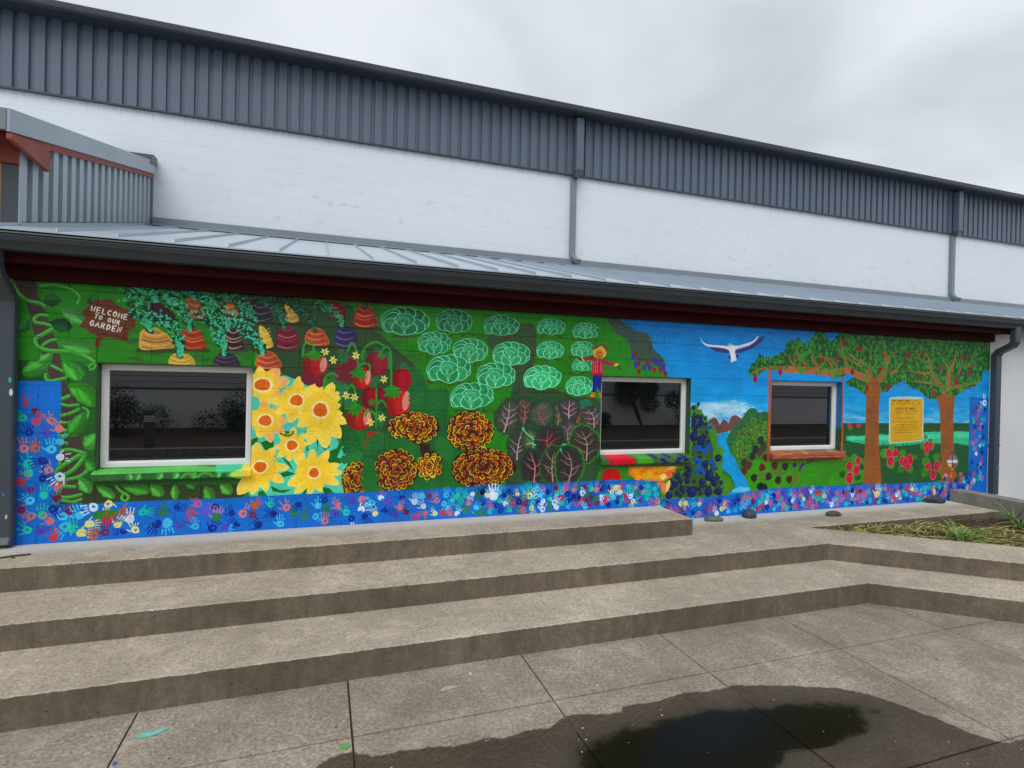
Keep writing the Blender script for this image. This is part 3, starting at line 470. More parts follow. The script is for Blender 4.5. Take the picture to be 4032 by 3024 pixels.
for x, z, s in ((4.247,1.704, .03), (4.312,1.749, .022), (4.256,1.626, .022), (4.293,1.590, .026), (4.354,1.587, .032), (4.252,1.537, .034), (4.359,1.520, .044), (4.429,1.501, .026), (4.417,1.570, .022), (4.246,1.493, .03), (4.306,1.476, .03), (4.257,1.354, .06), (4.361,1.303, .062), (4.289,1.404, .022), (4.428,1.346, .022), (4.456,1.290, .024), (4.621,1.084, .05),
    (4.433,1.016, .052), (4.170,1.051, .055), (4.174,1.007, .045), (4.041,0.879, .038), (4.186,0.895, .044), (4.175,0.818, .04), (4.498,0.868, .068), (4.571,0.781, .045), (3.958,0.827, .026), (4.004,0.786, .045), (3.960,0.744, .034), (4.106,0.731, .042), (4.040,0.681, .034), (4.246,0.682, .07), (3.924,0.653, .05), (4.489,0.677, .06), (4.646,0.676, .056), (4.392,0.799, .045)):
    fill(ell(x, z, s, s*.95, 0, 14), (20, 26, 68)); fill(ell(x+s*.12, z+s*.1, s*.62, s*.6, 0, 12), (28, 42, 108), .7); stroke([(x+s*.1, z+s*.55), (x+s*.5, z+s*.3), (x+s*.55, z-s*.15)], s*.16, (44, 84, 170), .8)
for p in ([(4.274,1.204),(4.327,1.225),(4.381,1.179)], [(4.436,1.145),(4.434,1.212),(4.487,1.233),(4.537,1.176)], [(4.278,1.048),(4.317,1.080),(4.365,1.034),(4.346,0.990)], [(4.506,1.042),(4.568,1.018),(4.549,0.962)], [(4.282,0.914),(4.334,0.946),(4.401,0.938),(4.423,0.898)], [(4.454,1.458),(4.508,1.469)]): stroke(p, .05, (20, 80, 178), .95)
# ---- red tomato and orange flowers under the second window, its sill
fill(smooth([(2.957,0.876),(3.001,0.999),(3.023,1.040),(3.405,1.029),(3.384,0.881),(3.028,0.852)]), (50, 128, 38)); fill(ell(3.142,0.895,0.126,0.110, 0, 20, .02), (192, 24, 28))
fill(smooth([(3.381,0.987),(3.441,1.028),(3.954,1.024),(4.019,1.011),(3.996,0.924),(3.956,0.947),(3.958,0.881),(3.870,0.841),(3.757,0.813),(3.656,0.817),(3.556,0.853),(3.533,0.779),(3.496,0.780),(3.470,0.856),(3.383,0.923)]), (226, 116, 60))
for _ in range(90):
    p = [(3.479,0.963),(3.629,0.904),(3.690,0.967),(3.815,0.974),(3.506,0.898),(3.755,0.867)][mr.randrange(6)]; stroke([(p[0]+mr.gauss(0, .035)+q*.02, p[1]+mr.gauss(0, .022)+.012*sin(q*1.5)) for q in (-1, 0, 1)], .011, jit((226, 160, 44), 12), .9)
for p, c in (([(3.718,0.836),(3.806,0.833),(3.759,0.715),(3.672,0.708)], (232, 118, 88)), ([(3.807,0.811),(3.884,0.786),(3.874,0.677),(3.822,0.723)], (230, 120, 92)), ([(3.934,0.839),(3.936,0.762),(3.886,0.698),(3.884,0.797)], (228, 196, 110)), ([(3.792,0.898),(3.855,0.918),(3.894,0.873),(3.832,0.842)], (236, 210, 130)), ([(3.867,0.928),(3.957,0.936),(3.958,0.870)], (226, 104, 76)), ([(3.867,0.961),(3.929,1.003),(4.019,1.011),(3.982,0.968)], (230, 184, 110))): fill(smooth(p, 3), c)
fill([(2.988,1.147),(4.239,1.130),(4.243,0.998),(2.991,1.020)], (62, 98, 52)); fill([(3.067,1.152),(3.377,1.149),(3.415,1.114),(3.417,1.037),(3.105,1.040),(3.068,1.123)], (200, 40, 52)); fill([(3.438,1.143),(3.623,1.139),(3.688,1.037),(3.453,1.036)], (68, 152, 44))
for x, z in [(3.685,1.134),(3.787,1.094),(3.826,1.060),(3.875,1.135),(3.992,1.067),(4.017,1.104),(4.081,1.125),(4.108,1.086)]: fill(ell(x, z, .04, .022), (30, 38, 104))
# ---- scarecrow
fill([(2.882,2.064),(3.003,2.067),(3.002,1.874),(2.931,1.925),(2.927,1.868),(2.881,1.873)], (22, 40, 130)); fill([(2.877,2.245),(3.016,2.255),(3.023,2.198),(3.012,2.064),(2.876,2.061),(2.868,2.152)], (176, 40, 56))
for p in [(2.894,2.246),(2.918,2.247),(2.942,2.247),(2.981,2.251),(3.002,2.252)]: stroke([p, (p[0]-.004, p[1]-.155)], .007, (206, 150, 170), .8, sm=False)
stroke([(2.912,2.236),(2.831,2.244),(2.763,2.241)], .034, (164, 44, 76)); stroke([(2.993,2.228),(3.088,2.200),(3.159,2.186)], .04, (164, 44, 76)); stroke([(3.159,2.186),(3.201,2.193)], .03, (226, 176, 60)); stroke([(3.201,2.172),(3.226,2.141)], .022, (70, 40, 40)); stroke([(2.740,2.261),(2.752,2.231)], .02, (226, 170, 70)); stroke([(2.706,2.240),(2.735,2.230)], .026, (70, 34, 34))
fill(ell(2.962,2.321,0.084,0.069, 0, 16, .06), (214, 172, 84)); fill(ell(2.959,2.308,0.054,0.048), (204, 122, 54)); fill([(2.857,2.374),(2.892,2.349),(2.943,2.372),(2.989,2.415),(3.061,2.335),(3.091,2.326),(3.047,2.418),(3.024,2.427),(2.989,2.421)], (110, 72, 50)); dab(2.947,2.320, .006, .009, 0, (60, 30, 20)); dab(2.974,2.321, .006, .009, 0, (60, 30, 20)); stroke([(2.934,2.289),(2.963,2.279),(2.992,2.293)], .005, (90, 40, 20))
fill([(2.869,1.867),(2.915,1.868),(2.911,1.811),(2.853,1.810)], (204, 120, 50)); fill([(2.962,1.863),(3.003,1.864),(3.004,1.812),(2.975,1.812)], (204, 120, 50)); stroke([(2.941,1.926),(2.940,1.806)], .01, (90, 110, 60)); stroke([(2.786,2.222),(2.879,2.152)], .014, (70, 90, 60)); stroke([(3.019,2.135),(3.095,2.169)], .014, (70, 90, 60))
# ---- white bird
for p, c in (([(4.467,2.449),(4.658,2.440),(4.741,2.432),(4.743,2.381),(4.632,2.383),(4.523,2.401)], (62, 60, 120)), ([(4.832,2.413),(4.993,2.454),(5.134,2.528),(5.262,2.615),(5.285,2.581),(5.178,2.496),(5.051,2.433),(4.882,2.381)], (64, 60, 122)), ([(4.737,2.341),(4.771,2.348),(4.801,2.298),(4.759,2.308)], (40, 44, 100)), ([(4.855,2.362),(4.897,2.353),(4.870,2.312),(4.842,2.311)], (40, 44, 100)),
    ([(4.314,2.560),(4.358,2.506),(4.426,2.476),(4.575,2.471),(4.726,2.468),(4.767,2.490),(4.852,2.476),(4.992,2.505),(5.105,2.545),(5.175,2.605),(5.197,2.607),(5.148,2.541),(5.049,2.485),(4.895,2.444),(4.839,2.413),(4.855,2.345),(4.864,2.289),(4.822,2.287),(4.802,2.264),(4.781,2.269),(4.772,2.342),(4.735,2.421),(4.576,2.443),(4.440,2.448),(4.359,2.484)], (222, 226, 242))): fill(smooth(p, 3), c)
fill(ell(4.768,2.484,0.028,0.018), (206, 180, 150)); stroke([(4.791,2.389),(4.801,2.298)], .012, (236, 236, 246)); stroke([(4.833,2.390),(4.843,2.299)], .01, (206, 196, 214))
# ---- meadow, pond, horizon right of third window
fill([(6.440,1.507),(9.633,1.493),(9.770,-0.410),(6.015,-0.120),(6.036,1.207),(6.450,1.200)], (34, 84, 44)); fill([(6.637,1.494),(9.199,1.481),(9.204,1.357),(6.640,1.395)], (40, 76, 40))
for p in ([(6.716,1.332),(7.078,1.334),(7.319,1.350),(7.531,1.335),(8.187,1.367),(8.549,1.377),(8.842,1.374),(9.183,1.371),(9.191,1.151),(8.888,1.197),(8.555,1.202),(8.193,1.208),(7.734,1.177),(7.360,1.196),(7.048,1.214),(6.726,1.269)],):
    fill(wig(p, .006, 8), (60, 190, 140)); fill(wig([(a, b-.0) for a, b in [(6.741,1.319),(7.532,1.322),(9.183,1.357),(9.187,1.275),(7.534,1.258),(6.776,1.281)]], .008, 8), (96, 212, 172), .7)
for _ in range(240):
    t = mr.random(); a, b = [(6.728,1.220),(9.191,1.151)]; x, z = a[0]+(b[0]-a[0])*t, a[1]+(b[1]-a[1])*t; stroke([(x, z-.03), (x+mr.uniform(-.008, .008), z+mr.uniform(.0, .05))], .008, (32, 88, 46), .9, .002)
# meadow patches under the window
fill(smooth([(5.982,0.956),(6.651,1.035),(6.817,1.044),(7.055,1.000),(7.065,0.697),(6.147,0.672),(5.991,0.678)]), (58, 140, 36))
def raspleaf(x, z, s, c=(66, 136, 38)): fill(smooth(ell(x, z, s, s*.85, 0, 9, .07), 2), c)
for x, z, s in ((6.701,1.022, .07), (6.868,1.030, .07), (6.674,0.836, .05), (6.927,0.778, .06), (7.434,1.080, .085), (7.573,1.154, .06), (7.563,0.923, .08), (7.649,1.011, .07), (7.792,1.072, .07), (7.763,0.852, .07), (7.946,0.846, .07), (8.032,1.014, .05), (8.194,1.169, .06), (8.384,1.166, .06), (8.284,1.048, .04), (8.259,0.942, .085), (8.485,1.003, .075), (8.569,0.813, .075), (8.246,0.784, .08), (8.246,1.301, .04), (6.787,1.444, .045), (8.343,1.233, .05)): raspleaf(x, z, s, jit((62, 132, 38), 10))
raspleaf(6.659,0.812, .055, (36, 80, 36)); raspleaf(7.007,0.901, .05, (36, 80, 36)); raspleaf(6.944,0.764, .055, (36, 80, 36))
def rasp(x, z, rx, rz):
    fill(ell(x, z, rx*1.12, rz*1.1, 0, 14), (224, 120, 130)); fill(ell(x, z, rx, rz, 0, 14), (186, 30, 56))
    for _ in range(12): dab(x+mr.uniform(-.6, .6)*rx, z+mr.uniform(-.6, .6)*rz, .009, .007, 0, jit((214, 80, 96), 16), .7)
for q in ((7.519,1.078,0.053,0.062), (7.647,1.082,0.054,0.057), (7.558,0.968,0.061,0.067), (7.796,0.961,0.062,0.068), (7.932,0.977,0.059,0.079), (7.851,0.940,0.055,0.065), (7.899,0.874,0.051,0.047), (8.269,1.181,0.049,0.053), (8.346,1.166,0.050,0.053), (8.272,1.108,0.049,0.048), (8.314,0.874,0.057,0.056), (8.499,0.876,0.062,0.070), (8.418,0.751,0.061,0.072), (6.945,0.984,0.044,0.055), (6.788,0.920,0.054,0.062), (6.915,0.860,0.058,0.065), (6.793,0.757,0.060,0.075), (6.775,1.475,0.040,0.027), (6.938,1.468,0.041,0.025)): rasp(*q)
# ---- apple trees
fill([(5.367,2.242),(5.408,2.243),(5.434,1.092),(5.393,1.093)], (172, 92, 56)); fill([(6.602,2.176),(6.638,2.177),(6.665,1.080),(6.628,1.081)], (172, 92, 56))
crown = smooth([(5.058,2.191),(5.127,2.262),(5.197,2.334),(5.232,2.405),(5.284,2.349),(5.460,2.366),(5.578,2.418),(5.636,2.467),(5.664,2.563),(5.815,2.582),(5.860,2.631),(5.924,2.538),(6.032,2.579),(6.122,2.704),(6.280,2.724),(6.364,2.594),(6.460,2.622),(6.603,2.764)]+[(6.564,2.728),(6.594,2.803),(9.583,2.792),(9.601,2.318),(9.436,2.286),(9.420,2.146),(9.259,2.046),(9.038,1.988),(8.862,1.904),(8.706,1.875),(8.416,1.845),(8.245,1.870),(8.110,1.961),(7.905,2.010),(7.775,2.086),(7.614,2.044),(7.526,2.004),(7.475,1.952),(7.334,1.937),(7.126,1.959),(7.043,1.882),(6.956,1.944),(6.836,1.992),(6.719,2.015),(6.701,2.064),(6.799,2.104),(6.880,2.193),(6.746,2.202),(6.649,2.138),(6.420,2.132),(6.100,2.173)]+[(6.362,2.178),(6.044,2.194),(5.735,2.210),(5.435,2.213),(5.289,2.174),(5.218,2.126),(5.089,2.111)], 2)
fill(wig(crown, .014, 3), (30, 82, 42)); CRN = cover(crown)
BR = (158, 94, 58)
for p, w, w2 in (([(5.074,2.111),(5.188,2.177),(5.347,2.211),(5.524,2.216),(5.811,2.224),(6.201,2.198),(6.525,2.145)], .02, .09), ([(5.638,2.197),(6.099,2.198),(6.467,2.183),(6.745,2.227),(6.864,2.168),(7.155,2.099)], .09, .11), ([(6.467,2.195),(6.416,2.279),(6.316,2.374),(6.141,2.392)], .05, .012), ([(6.745,2.227),(6.623,2.434),(6.565,2.678)], .05, .012), ([(7.063,2.299),(6.823,2.391),(6.687,2.473)], .05, .012), ([(7.155,2.111),(7.116,2.250),(7.167,2.276)], .07, .05), ([(7.156,2.086),(7.014,2.247),(6.774,2.352),(6.489,2.515)], .05, .012), ([(7.311,2.102),(7.411,2.258),(7.424,2.399),(7.367,2.512),(7.400,2.577)], .13, .012), ([(7.428,2.284),(7.512,2.427),(7.651,2.536)], .05, .012), ([(7.537,2.197),(7.642,2.264),(7.693,2.356)], .06, .012), ([(7.146,2.377),(7.108,2.502),(6.970,2.522)], .03, .01), ([(6.161,2.248),(6.127,2.319),(6.141,2.380)], .04, .01),
    ([(6.043,2.230),(5.931,2.311),(5.868,2.381),(5.834,2.475)], .06, .012), ([(6.280,2.225),(6.151,2.294),(6.068,2.412)], .06, .012), ([(5.826,2.224),(5.732,2.305),(5.699,2.399)], .04, .01), ([(6.521,2.256),(6.437,2.351),(6.291,2.383)], .05, .012),
    ([(8.609,1.860),(8.583,2.021),(8.351,2.071),(7.994,2.103)], .1, .02), ([(8.604,1.995),(8.346,2.204),(8.322,2.362),(8.222,2.492)], .1, .02), ([(8.346,2.217),(8.064,2.223),(7.805,2.256)], .05, .012), ([(8.322,2.362),(8.113,2.409),(7.926,2.455)], .04, .012), ([(8.701,1.996),(8.693,2.212),(8.804,2.404),(8.839,2.514)], .13, .012), ([(8.690,2.293),(8.569,2.424),(8.488,2.528)], .05, .01), ([(8.739,2.024),(9.036,2.056),(9.400,2.132)], .08, .012), ([(8.909,2.244),(8.965,2.355),(8.941,2.463)], .05, .01), ([(9.026,2.329),(9.329,2.366)], .04, .01), ([(9.163,2.429),(9.323,2.531)], .02, .01)):
    stroke(p, w, jit(BR, 8), 1, w2)
cvr, cx0, cy0, cw_, ch_ = CRN
n = 0
while n < 1500:
    i, j = mr.randrange(ch_), mr.randrange(cw_)
    if cvr[i, j] < .5: continue
    n += 1; x, z = (cx0+j)/PPM+MX0, (cy0+i)/PPM+MZ0
    if abs(z-2.14) < .05 and x < 7 and mr.random() < .8: continue
    s = mr.uniform(.017, .034); fill(ell(x, z, s*.62, s, mr.uniform(-.5, .5), 9), jit((60, 132, 46), 16), .92)
    if mr.random() < .6: dab(x-s*.1, z+s*.2, s*.18, s*.6, mr.uniform(-.4, .4), (96, 166, 76), .45)
fill(smooth([(7.059,1.908),(7.062,1.315),(7.060,0.862),(6.983,0.095),(7.468,0.064),(7.371,0.852),(7.325,1.184),(7.308,1.694),(7.332,2.001),(7.258,2.139),(7.120,2.123)], 1), (146, 88, 48))
fill(smooth([(8.453,1.886),(8.529,1.645),(8.566,1.162),(8.581,0.758),(8.560,-0.007),(8.984,-0.035),(8.915,0.474),(8.855,1.021),(8.815,1.564),(8.842,1.904),(8.645,1.942)], 1), (146, 88, 48))
for (a, b) in ([(7.096,1.820),(7.212,0.932)], [(7.163,1.884),(7.294,0.547)], [(7.061,0.810),(7.292,0.101)], [(8.590,1.833),(8.747,0.753)], [(8.653,1.699),(8.811,0.072)]):
    for _ in range(26):
        t = mr.random(); x = a[0]+(b[0]-a[0])*mr.random(); z = a[1]+(b[1]-a[1])*t; dab(x, z, .045, .006, 1.57, jit((104, 62, 40), 16), .5)
for x, z, s in ((6.642,2.595, .042), (6.912,2.513, .045), (6.542,2.382, .04), (6.269,2.336, .036), (6.796,2.203, .046), (7.073,1.984, .046), (7.473,1.996, .044), (7.306,2.255, .036), (7.520,2.428, .024), (7.849,2.459, .05), (8.143,2.502, .046), (8.107,2.152, .034), (8.379,1.925, .046), (8.519,2.302, .042), (8.853,2.134, .048), (9.140,2.243, .048), (9.001,2.465, .038), (5.159,2.072, .046), (5.556,2.163, .042), (5.815,2.349, .03), (6.268,2.358, .03)):
    fill(smooth(ell(x, z, s*.75, s, 0, 10, .05), 2), (150, 26, 36)); dab(x-s*.2, z+s*.2, s*.2, s*.35, .3, (186, 60, 60), .6)
for x, z in ((6.517,2.159), (8.743,1.929), (8.546,1.981), (5.904,2.190), (6.508,2.145)): fill(ell(x, z, .05, .042, .3), (66, 138, 48))
# third window sill
fill([(5.375,1.155),(6.713,1.134),(6.718,1.003),(5.379,1.029)], (150, 88, 66))
for _ in range(50): dab(mr.uniform(5.42, 6.62), mr.uniform(1.04, 1.14), .07, .006, mr.uniform(-.15, .15), jit(mr.choice(((186, 120, 92), (116, 62, 60), (196, 132, 80))), 10), .6)
# ---- painted notice
fill([(7.502,1.850),(7.534,1.867),(7.864,1.880),(8.161,1.870),(8.189,1.848),(8.195,1.248),(7.826,1.223),(7.539,1.211),(7.514,1.233)], (176, 206, 214)); fill([(7.523,1.841),(8.168,1.850),(8.179,1.257),(7.826,1.236),(7.544,1.228)], (206, 162, 56))
stroke([(7.565,1.825),(7.561,1.773),(7.603,1.765)], .006, (60, 60, 50)); stroke([(8.087,1.829),(8.095,1.781),(8.052,1.763)], .006, (60, 60, 50))
INK = (70, 50, 20)
def scrib(p0, p1, h, al=.75):
    p0, p1 = np.array(p0), np.array(p1); L = p1[0]-p0[0]; x = 0
    while x < L:
        w = mr.uniform(.03, .08); 
        stroke([tuple(p0+(p1-p0)*((x+q*w/6)/L)+np.array((0, h*mr.uniform(.1, .9)))) for q in range(7)], .006, INK, al, sm=False); x += w+.014
text('THE GARDEN MURAL', *[(7.572,1.801),(7.916,1.803)], .026, .0055, INK, .95); scrib(*[(7.928,1.804),(8.063,1.805)], .022)
scrib(*[(7.645,1.765),(7.991,1.767)], .022); text('PAINTED BY THE STUDENTS', *[(7.623,1.694),(8.012,1.693)], .026, .0055, INK, .95)
scrib(*[(7.631,1.657),(7.994,1.658)], .024); scrib(*[(7.667,1.629),(7.770,1.629)], .02); scrib(*[(7.824,1.623),(7.971,1.623)], .02); scrib(*[(7.676,1.556),(7.955,1.555)], .026); scrib(*[(7.576,1.509),(8.074,1.507)], .02); scrib(*[(7.655,1.470),(8.026,1.468)], .022); scrib(*[(7.602,1.434),(8.015,1.431)], .02); scrib(*[(7.574,1.395),(8.096,1.399)], .02); scrib(*[(7.641,1.356),(8.048,1.365)], .02)
# round emblem on the second trunk
ec = [(8.814,1.063),(8.958,0.930),(8.824,0.791),(8.691,0.938)]
fill(smooth([(8.814,1.070),(8.895,1.021),(8.958,0.924),(8.901,0.843),(8.824,0.791),(8.744,0.835),(8.682,0.931),(8.737,1.011)], 3), (96, 104, 90))
for p, c in (([(8.811,1.043),(8.810,0.961),(8.719,0.964),(8.757,1.010)], (206, 84, 120)), ([(8.835,1.029),(8.917,0.959),(8.838,0.961)], (110, 150, 110)), ([(8.710,0.955),(8.927,0.949),(8.923,0.904),(8.712,0.910)], (206, 210, 222)), ([(8.722,0.900),(8.800,0.898),(8.812,0.846),(8.743,0.862)], (216, 200, 66)), ([(8.850,0.897),(8.909,0.895),(8.882,0.837)], (176, 40, 56)), ([(8.743,0.855),(8.862,0.824),(8.824,0.794),(8.764,0.820)], (200, 100, 76))): fill(p, c)
stroke([(8.818,1.063),(8.820,0.900),(8.842,0.832)], .012, (32, 26, 46)); stroke([(8.814,1.063),(8.737,1.011),(8.704,0.957)], .007, (40, 30, 50))

# ---- blue hand-print border
BL = (16, 104, 196)
fill(wig([(-2.409,1.890),(-2.063,1.897),(-2.064,1.684),(-2.068,1.472),(-2.061,1.259),(-2.100,1.132),(-2.088,0.962),(-2.108,0.861),(-1.654,0.859),(-1.312,0.864),(-0.788,0.852),(-0.620,0.862),(0.116,0.857),(0.210,0.848),(0.571,0.862),(1.345,0.856),(1.646,0.868),(2.341,0.859),(2.898,0.874),(3.389,0.867),(3.766,0.832),(3.806,0.620),(4.163,0.611),(4.759,0.620),(5.109,0.652),(5.636,0.678),(6.592,0.668),(7.536,0.651),(8.886,0.627),(9.174,0.642),(9.161,1.890),(9.630,1.872),(9.740,-0.976),(-2.403,0.227)], .003, 3), BL)
band_top = [(-2.108,0.857),(-1.654,0.855),(-0.788,0.847),(0.116,0.852),(1.345,0.854),(2.898,0.871),(3.766,0.829),(3.806,0.617),(4.759,0.614),(5.636,0.671),(7.536,0.647),(8.886,0.623)]
# far-left strip goes brighter, right border is paler
fill([(9.173,1.860),(9.619,1.845),(9.682,0.235),(9.234,0.258)], (40, 110, 200), .35)
PAL = {'w': (222, 230, 240), 'c': (86, 190, 226), 't': (52, 196, 158), 'n': (18, 34, 128), 'r': (214, 60, 66), 'p': (206, 84, 140), 's': (222, 116, 116), 'm': (120, 20, 52), 'g': (52, 120, 50), 'y': (232, 224, 140), 'v': (104, 66, 176), 'o': (206, 96, 56), 'k': (26, 20, 84)}
def hand(x, z, s, a, c, c2=None, al=.88, ring=True):
    """one pressed hand: palm s metres wide, four finger dabs and a thumb"""
    c = jit(c, 12); ca, sa = cos(a), sin(a)
    def T(u, v): return (x+(u*ca-v*sa)*s, z+(u*sa+v*ca)*s)
    P = smooth([T(u, v) for u, v in [(a_*mr.uniform(.8, 1.1), b_*mr.uniform(.8, 1.1)) for a_, b_ in ((-.42, -.35), (0, -.55), (.42, -.35), (.5, .1), (.36, .42), (0, .5), (-.36, .42), (-.5, .1))]], 2)
    kind = mr.random()
    fill(P, c, al)
    if kind < .45 and ring: fill(smooth([T(u+.05, v) for u, v in ((-.14, -.16), (.16, -.1), (.12, .14), (-.12, .1))], 2), BL if kind < .3 else (c2 or BL), .9)
    elif kind < .6: fill([T(.1, -.6), T(.6, -.1), T(.2, .1)], BL, .9)
    for k, (u, l) in enumerate(((-.42, .62), (-.14, .8), (.14, .76), (.42, .58))):
        if mr.random() < .1: continue
        d = u*.45; v0 = .58+mr.uniform(-.03, .05)
        m = v0+l*.42
        stroke([T(u, v0), T(u+d*.35, m)], s*.17, c2 or c, al, s*.15, False)
        if mr.random() < .8: stroke([T(u+d*.45, m+.09), T(u+d*.8, v0+l)], s*.15, c2 or c, al, s*.11, False)
    if mr.random() < .8: stroke([T(-.55, -.05), T(-.95, .3)], s*.19, c2 or c, al, s*.13, False)
def zfoot(x): return .553 if x < 3.8 else .372
def ztop(x):
    P = band_top; xs = [p[0] for p in P]; zs = [p[1] for p in P]; return float(np.interp(x, xs, zs))
placed = []
for _ in range(700):
    x = mr.uniform(-2.4, 9.55); w_ = mr.uniform(.03, .10); hi = ztop(x)-.02
    z = mr.uniform(.35, 1.2) if x < -2.18 or x > 9.36 else mr.uniform(.33, hi)
    dab(x, z, w_, mr.uniform(.006, .016), mr.uniform(-.3, .3), jit(mr.choice((BL, (14, 80, 180), (34, 112, 214))), 10), .4)
def rand_hands(x0, x1, n, pal, s0, s1, gap, zf=None):
    k = tries = 0
    while k < n and tries < n*30:
        tries += 1; x = mr.uniform(x0, x1); lo, hi = (zfoot(x)+.03, ztop(x)-.055) if zf is None else zf; z = mr.uniform(lo, hi); s = mr.uniform(s0, s1)*1.13
        if any((x-a)**2+(z-b)**2 < gap*gap for a, b in placed): continue
        placed.append((x, z)); k += 1
        hand(x, z, s, mr.choice((mr.uniform(-.6, .6), mr.uniform(0, 6.28))), PAL[mr.choice(pal)], PAL[mr.choice('wcspt')] if mr.random() < .12 else None)
for x, z, s, a, c in ((-2.302,1.710, .06, 0, 'r'), (-2.242,1.648, .06, 3.1, 'm'), (-2.324,1.587, .07, .3, 't'), (-2.132,1.566, .075, .35, 's'), (-2.279,1.468, .075, .05, 'n'), (-2.155,1.466, .08, .1, 'v'), (-2.311,1.337, .085, .3, 's'), (-2.234,1.335, .085, .1, 'o'), (-2.125,1.325, .085, 0, 'c'),
    (-2.282,1.213, .08, .2, 't'), (-2.275,1.131, .08, 0, 't'), (-2.140,1.151, .08, .4, 's'), (-2.180,1.086, .07, -1.4, 'n'), (-2.259,0.995, .06, 1.3, 'm'), (-2.171,0.945, .08, -.2, 't'), (-2.265,0.904, .08, .9, 'c'), (-2.256,0.776, .08, 1.2, 's'), (-2.179,0.780, .085, 0, 't'), (-2.127,0.727, .08, .6, 's'), (-2.281,0.663, .08, .9, 't'), (-2.191,0.644, .07, -1, 'v'),
    (-2.039,0.763, .09, -1, 'c'), (-1.991,0.803, .07, 0, 'm'), (-1.920,0.765, .09, .4, 'c'), (-2.020,0.670, .1, 2.4, 'c'), (-1.961,0.650, .09, .2, 't'), (-1.822,0.827, .09, 1.9, 'w'), (-1.715,0.847, .08, 3.0, 'y'), (-1.848,0.684, .08, -1.6, 'y'), (-1.904,0.612, .09, -1.7, 'y'), (-1.733,0.605, .08, 0, 'm'), (-1.643,0.671, .08, -.5, 'y'), (-1.602,0.604, .07, 1.6, 'n'), (-1.514,0.611, .08, .2, 'y'), (-1.605,0.781, .08, -1.6, 'o'), (-1.457,0.764, .08, -1.6, 't'), (-1.305,0.755, .09, 0, 'g'), (-1.357,0.653, .09, 2.6, 'n'), (-1.273,0.657, .1, 3.2, 'c'), (-1.180,0.624, .07, -1, 'v'), (-1.198,0.785, .07, -1.6, 'n'), (-1.092,0.743, .08, 3.1, 'r'), (-1.034,0.812, .08, .4, 'p')):
    hand(x, z, s*.82, a, PAL[c]); placed.append((x, z))
fill(smooth([(-1.835,0.760),(-1.779,0.791),(-1.671,0.793),(-1.641,0.766),(-1.706,0.710),(-1.792,0.723)]), (52, 120, 40))
rand_hands(-2.33, -2.06, 16, 'ctsrnmvw', .05, .066, .085, (.6, 1.6))
rand_hands(-2.3, -1.1, 26, 'ctsrnmvwoyn', .05, .066, .085)
rand_hands(-1.15, 0.1, 46, 'nnnstvvpmmggcro', .05, .066, .09)
rand_hands(0.0, 1.3, 60, 'nnntwcpsvvgmyr', .046, .064, .08)
rand_hands(1.2, 3.75, 160, 'wwccctttnnnkmmspggry', .044, .064, .06)
rand_hands(3.75, 5.2, 66, 'sspwcnntyvvrm', .046, .066, .072)
rand_hands(5.0, 8.7, 230, 'ssspprrwcnnnttyvvcm', .046, .066, .062)
rand_hands(9.25, 9.52, 34, 'wcmpsrnnytvkk', .042, .058, .07, (.6, 1.80))
rand_hands(8.6, 9.25, 20, 'wcmpsrnn', .046, .062, .075, (.5, .74))
hand(9.496,1.801, .1, .1, PAL['w'], ring=True); hand(7.312,0.521, .1, -.3, PAL['y'], PAL['w']); hand(1.742,0.756, .1, 0, PAL['w'])

# brush grain over everything, then hand the pixels to an image datablock
ng = np.random.default_rng(3)
def lowres(h, w, k):
    a = ng.standard_normal((h//k+3, w//k+3)); yi = np.linspace(0, a.shape[0]-2.01, h); xi = np.linspace(0, a.shape[1]-2.01, w)
    y0 = yi.astype(int); x0 = xi.astype(int); fy = (yi-y0)[:, None]; fx = (xi-x0)[None, :]
    return a[y0][:, x0]*(1-fy)*(1-fx)+a[y0+1][:, x0]*fy*(1-fx)+a[y0][:, x0+1]*(1-fy)*fx+a[y0+1][:, x0+1]*fy*fx
gr = 1+.030*lowres(MH, MW, 5)+.035*lowres(MH, MW, 40)+.02*lowres(MH, MW, 2)
IMG = np.clip(IMG*gr[..., None].astype(np.float32), 0, 1)
mimg = bpy.data.images.new('mural_paint', MW, MH, alpha=False)
px = np.ones((MH, MW, 4), np.float32); px[..., :3] = IMG
mimg.pixels.foreach_set(px.ravel()); mimg.update()
try: mimg.pack()
except Exception: pass

# ---------------------------------------------------------------- materials
MATS = {}
def new_mat(name):
    m = bpy.data.materials.new(name); m.use_nodes = True; nt = m.node_tree
    return m, nt.nodes, nt.links, nt.nodes['Principled BSDF']
def N_(nodes, t, **k):
    n = nodes.new(t)
    for a, b in k.items():
        if hasattr(n, a): setattr(n, a, b)
        else: n.inputs[a].default_value = b
    return n
def noise(nodes, links, vec, scale, detail=4, rough=.55, dist=0.):
    n = nodes.new('ShaderNodeTexNoise'); n.inputs['Scale'].default_value = scale; n.inputs['Detail'].default_value = detail; n.inputs['Roughness'].default_value = rough; n.inputs['Distortion'].default_value = dist
    if vec is not None: links.new(vec, n.inputs['Vector'])
    return n.outputs[0]
def ramp(nodes, links, fac, stops):
    r = nodes.new('ShaderNodeValToRGB'); el = r.color_ramp.elements
    while len(el) < len(stops): el.new(.5)
    for e_, (p, c) in zip(el, stops): e_.position = p; e_.color = (c[0], c[1], c[2], 1) if isinstance(c, (tuple, list)) else (c, c, c, 1)
    links.new(fac, r.inputs[0]); return r.outputs[0]
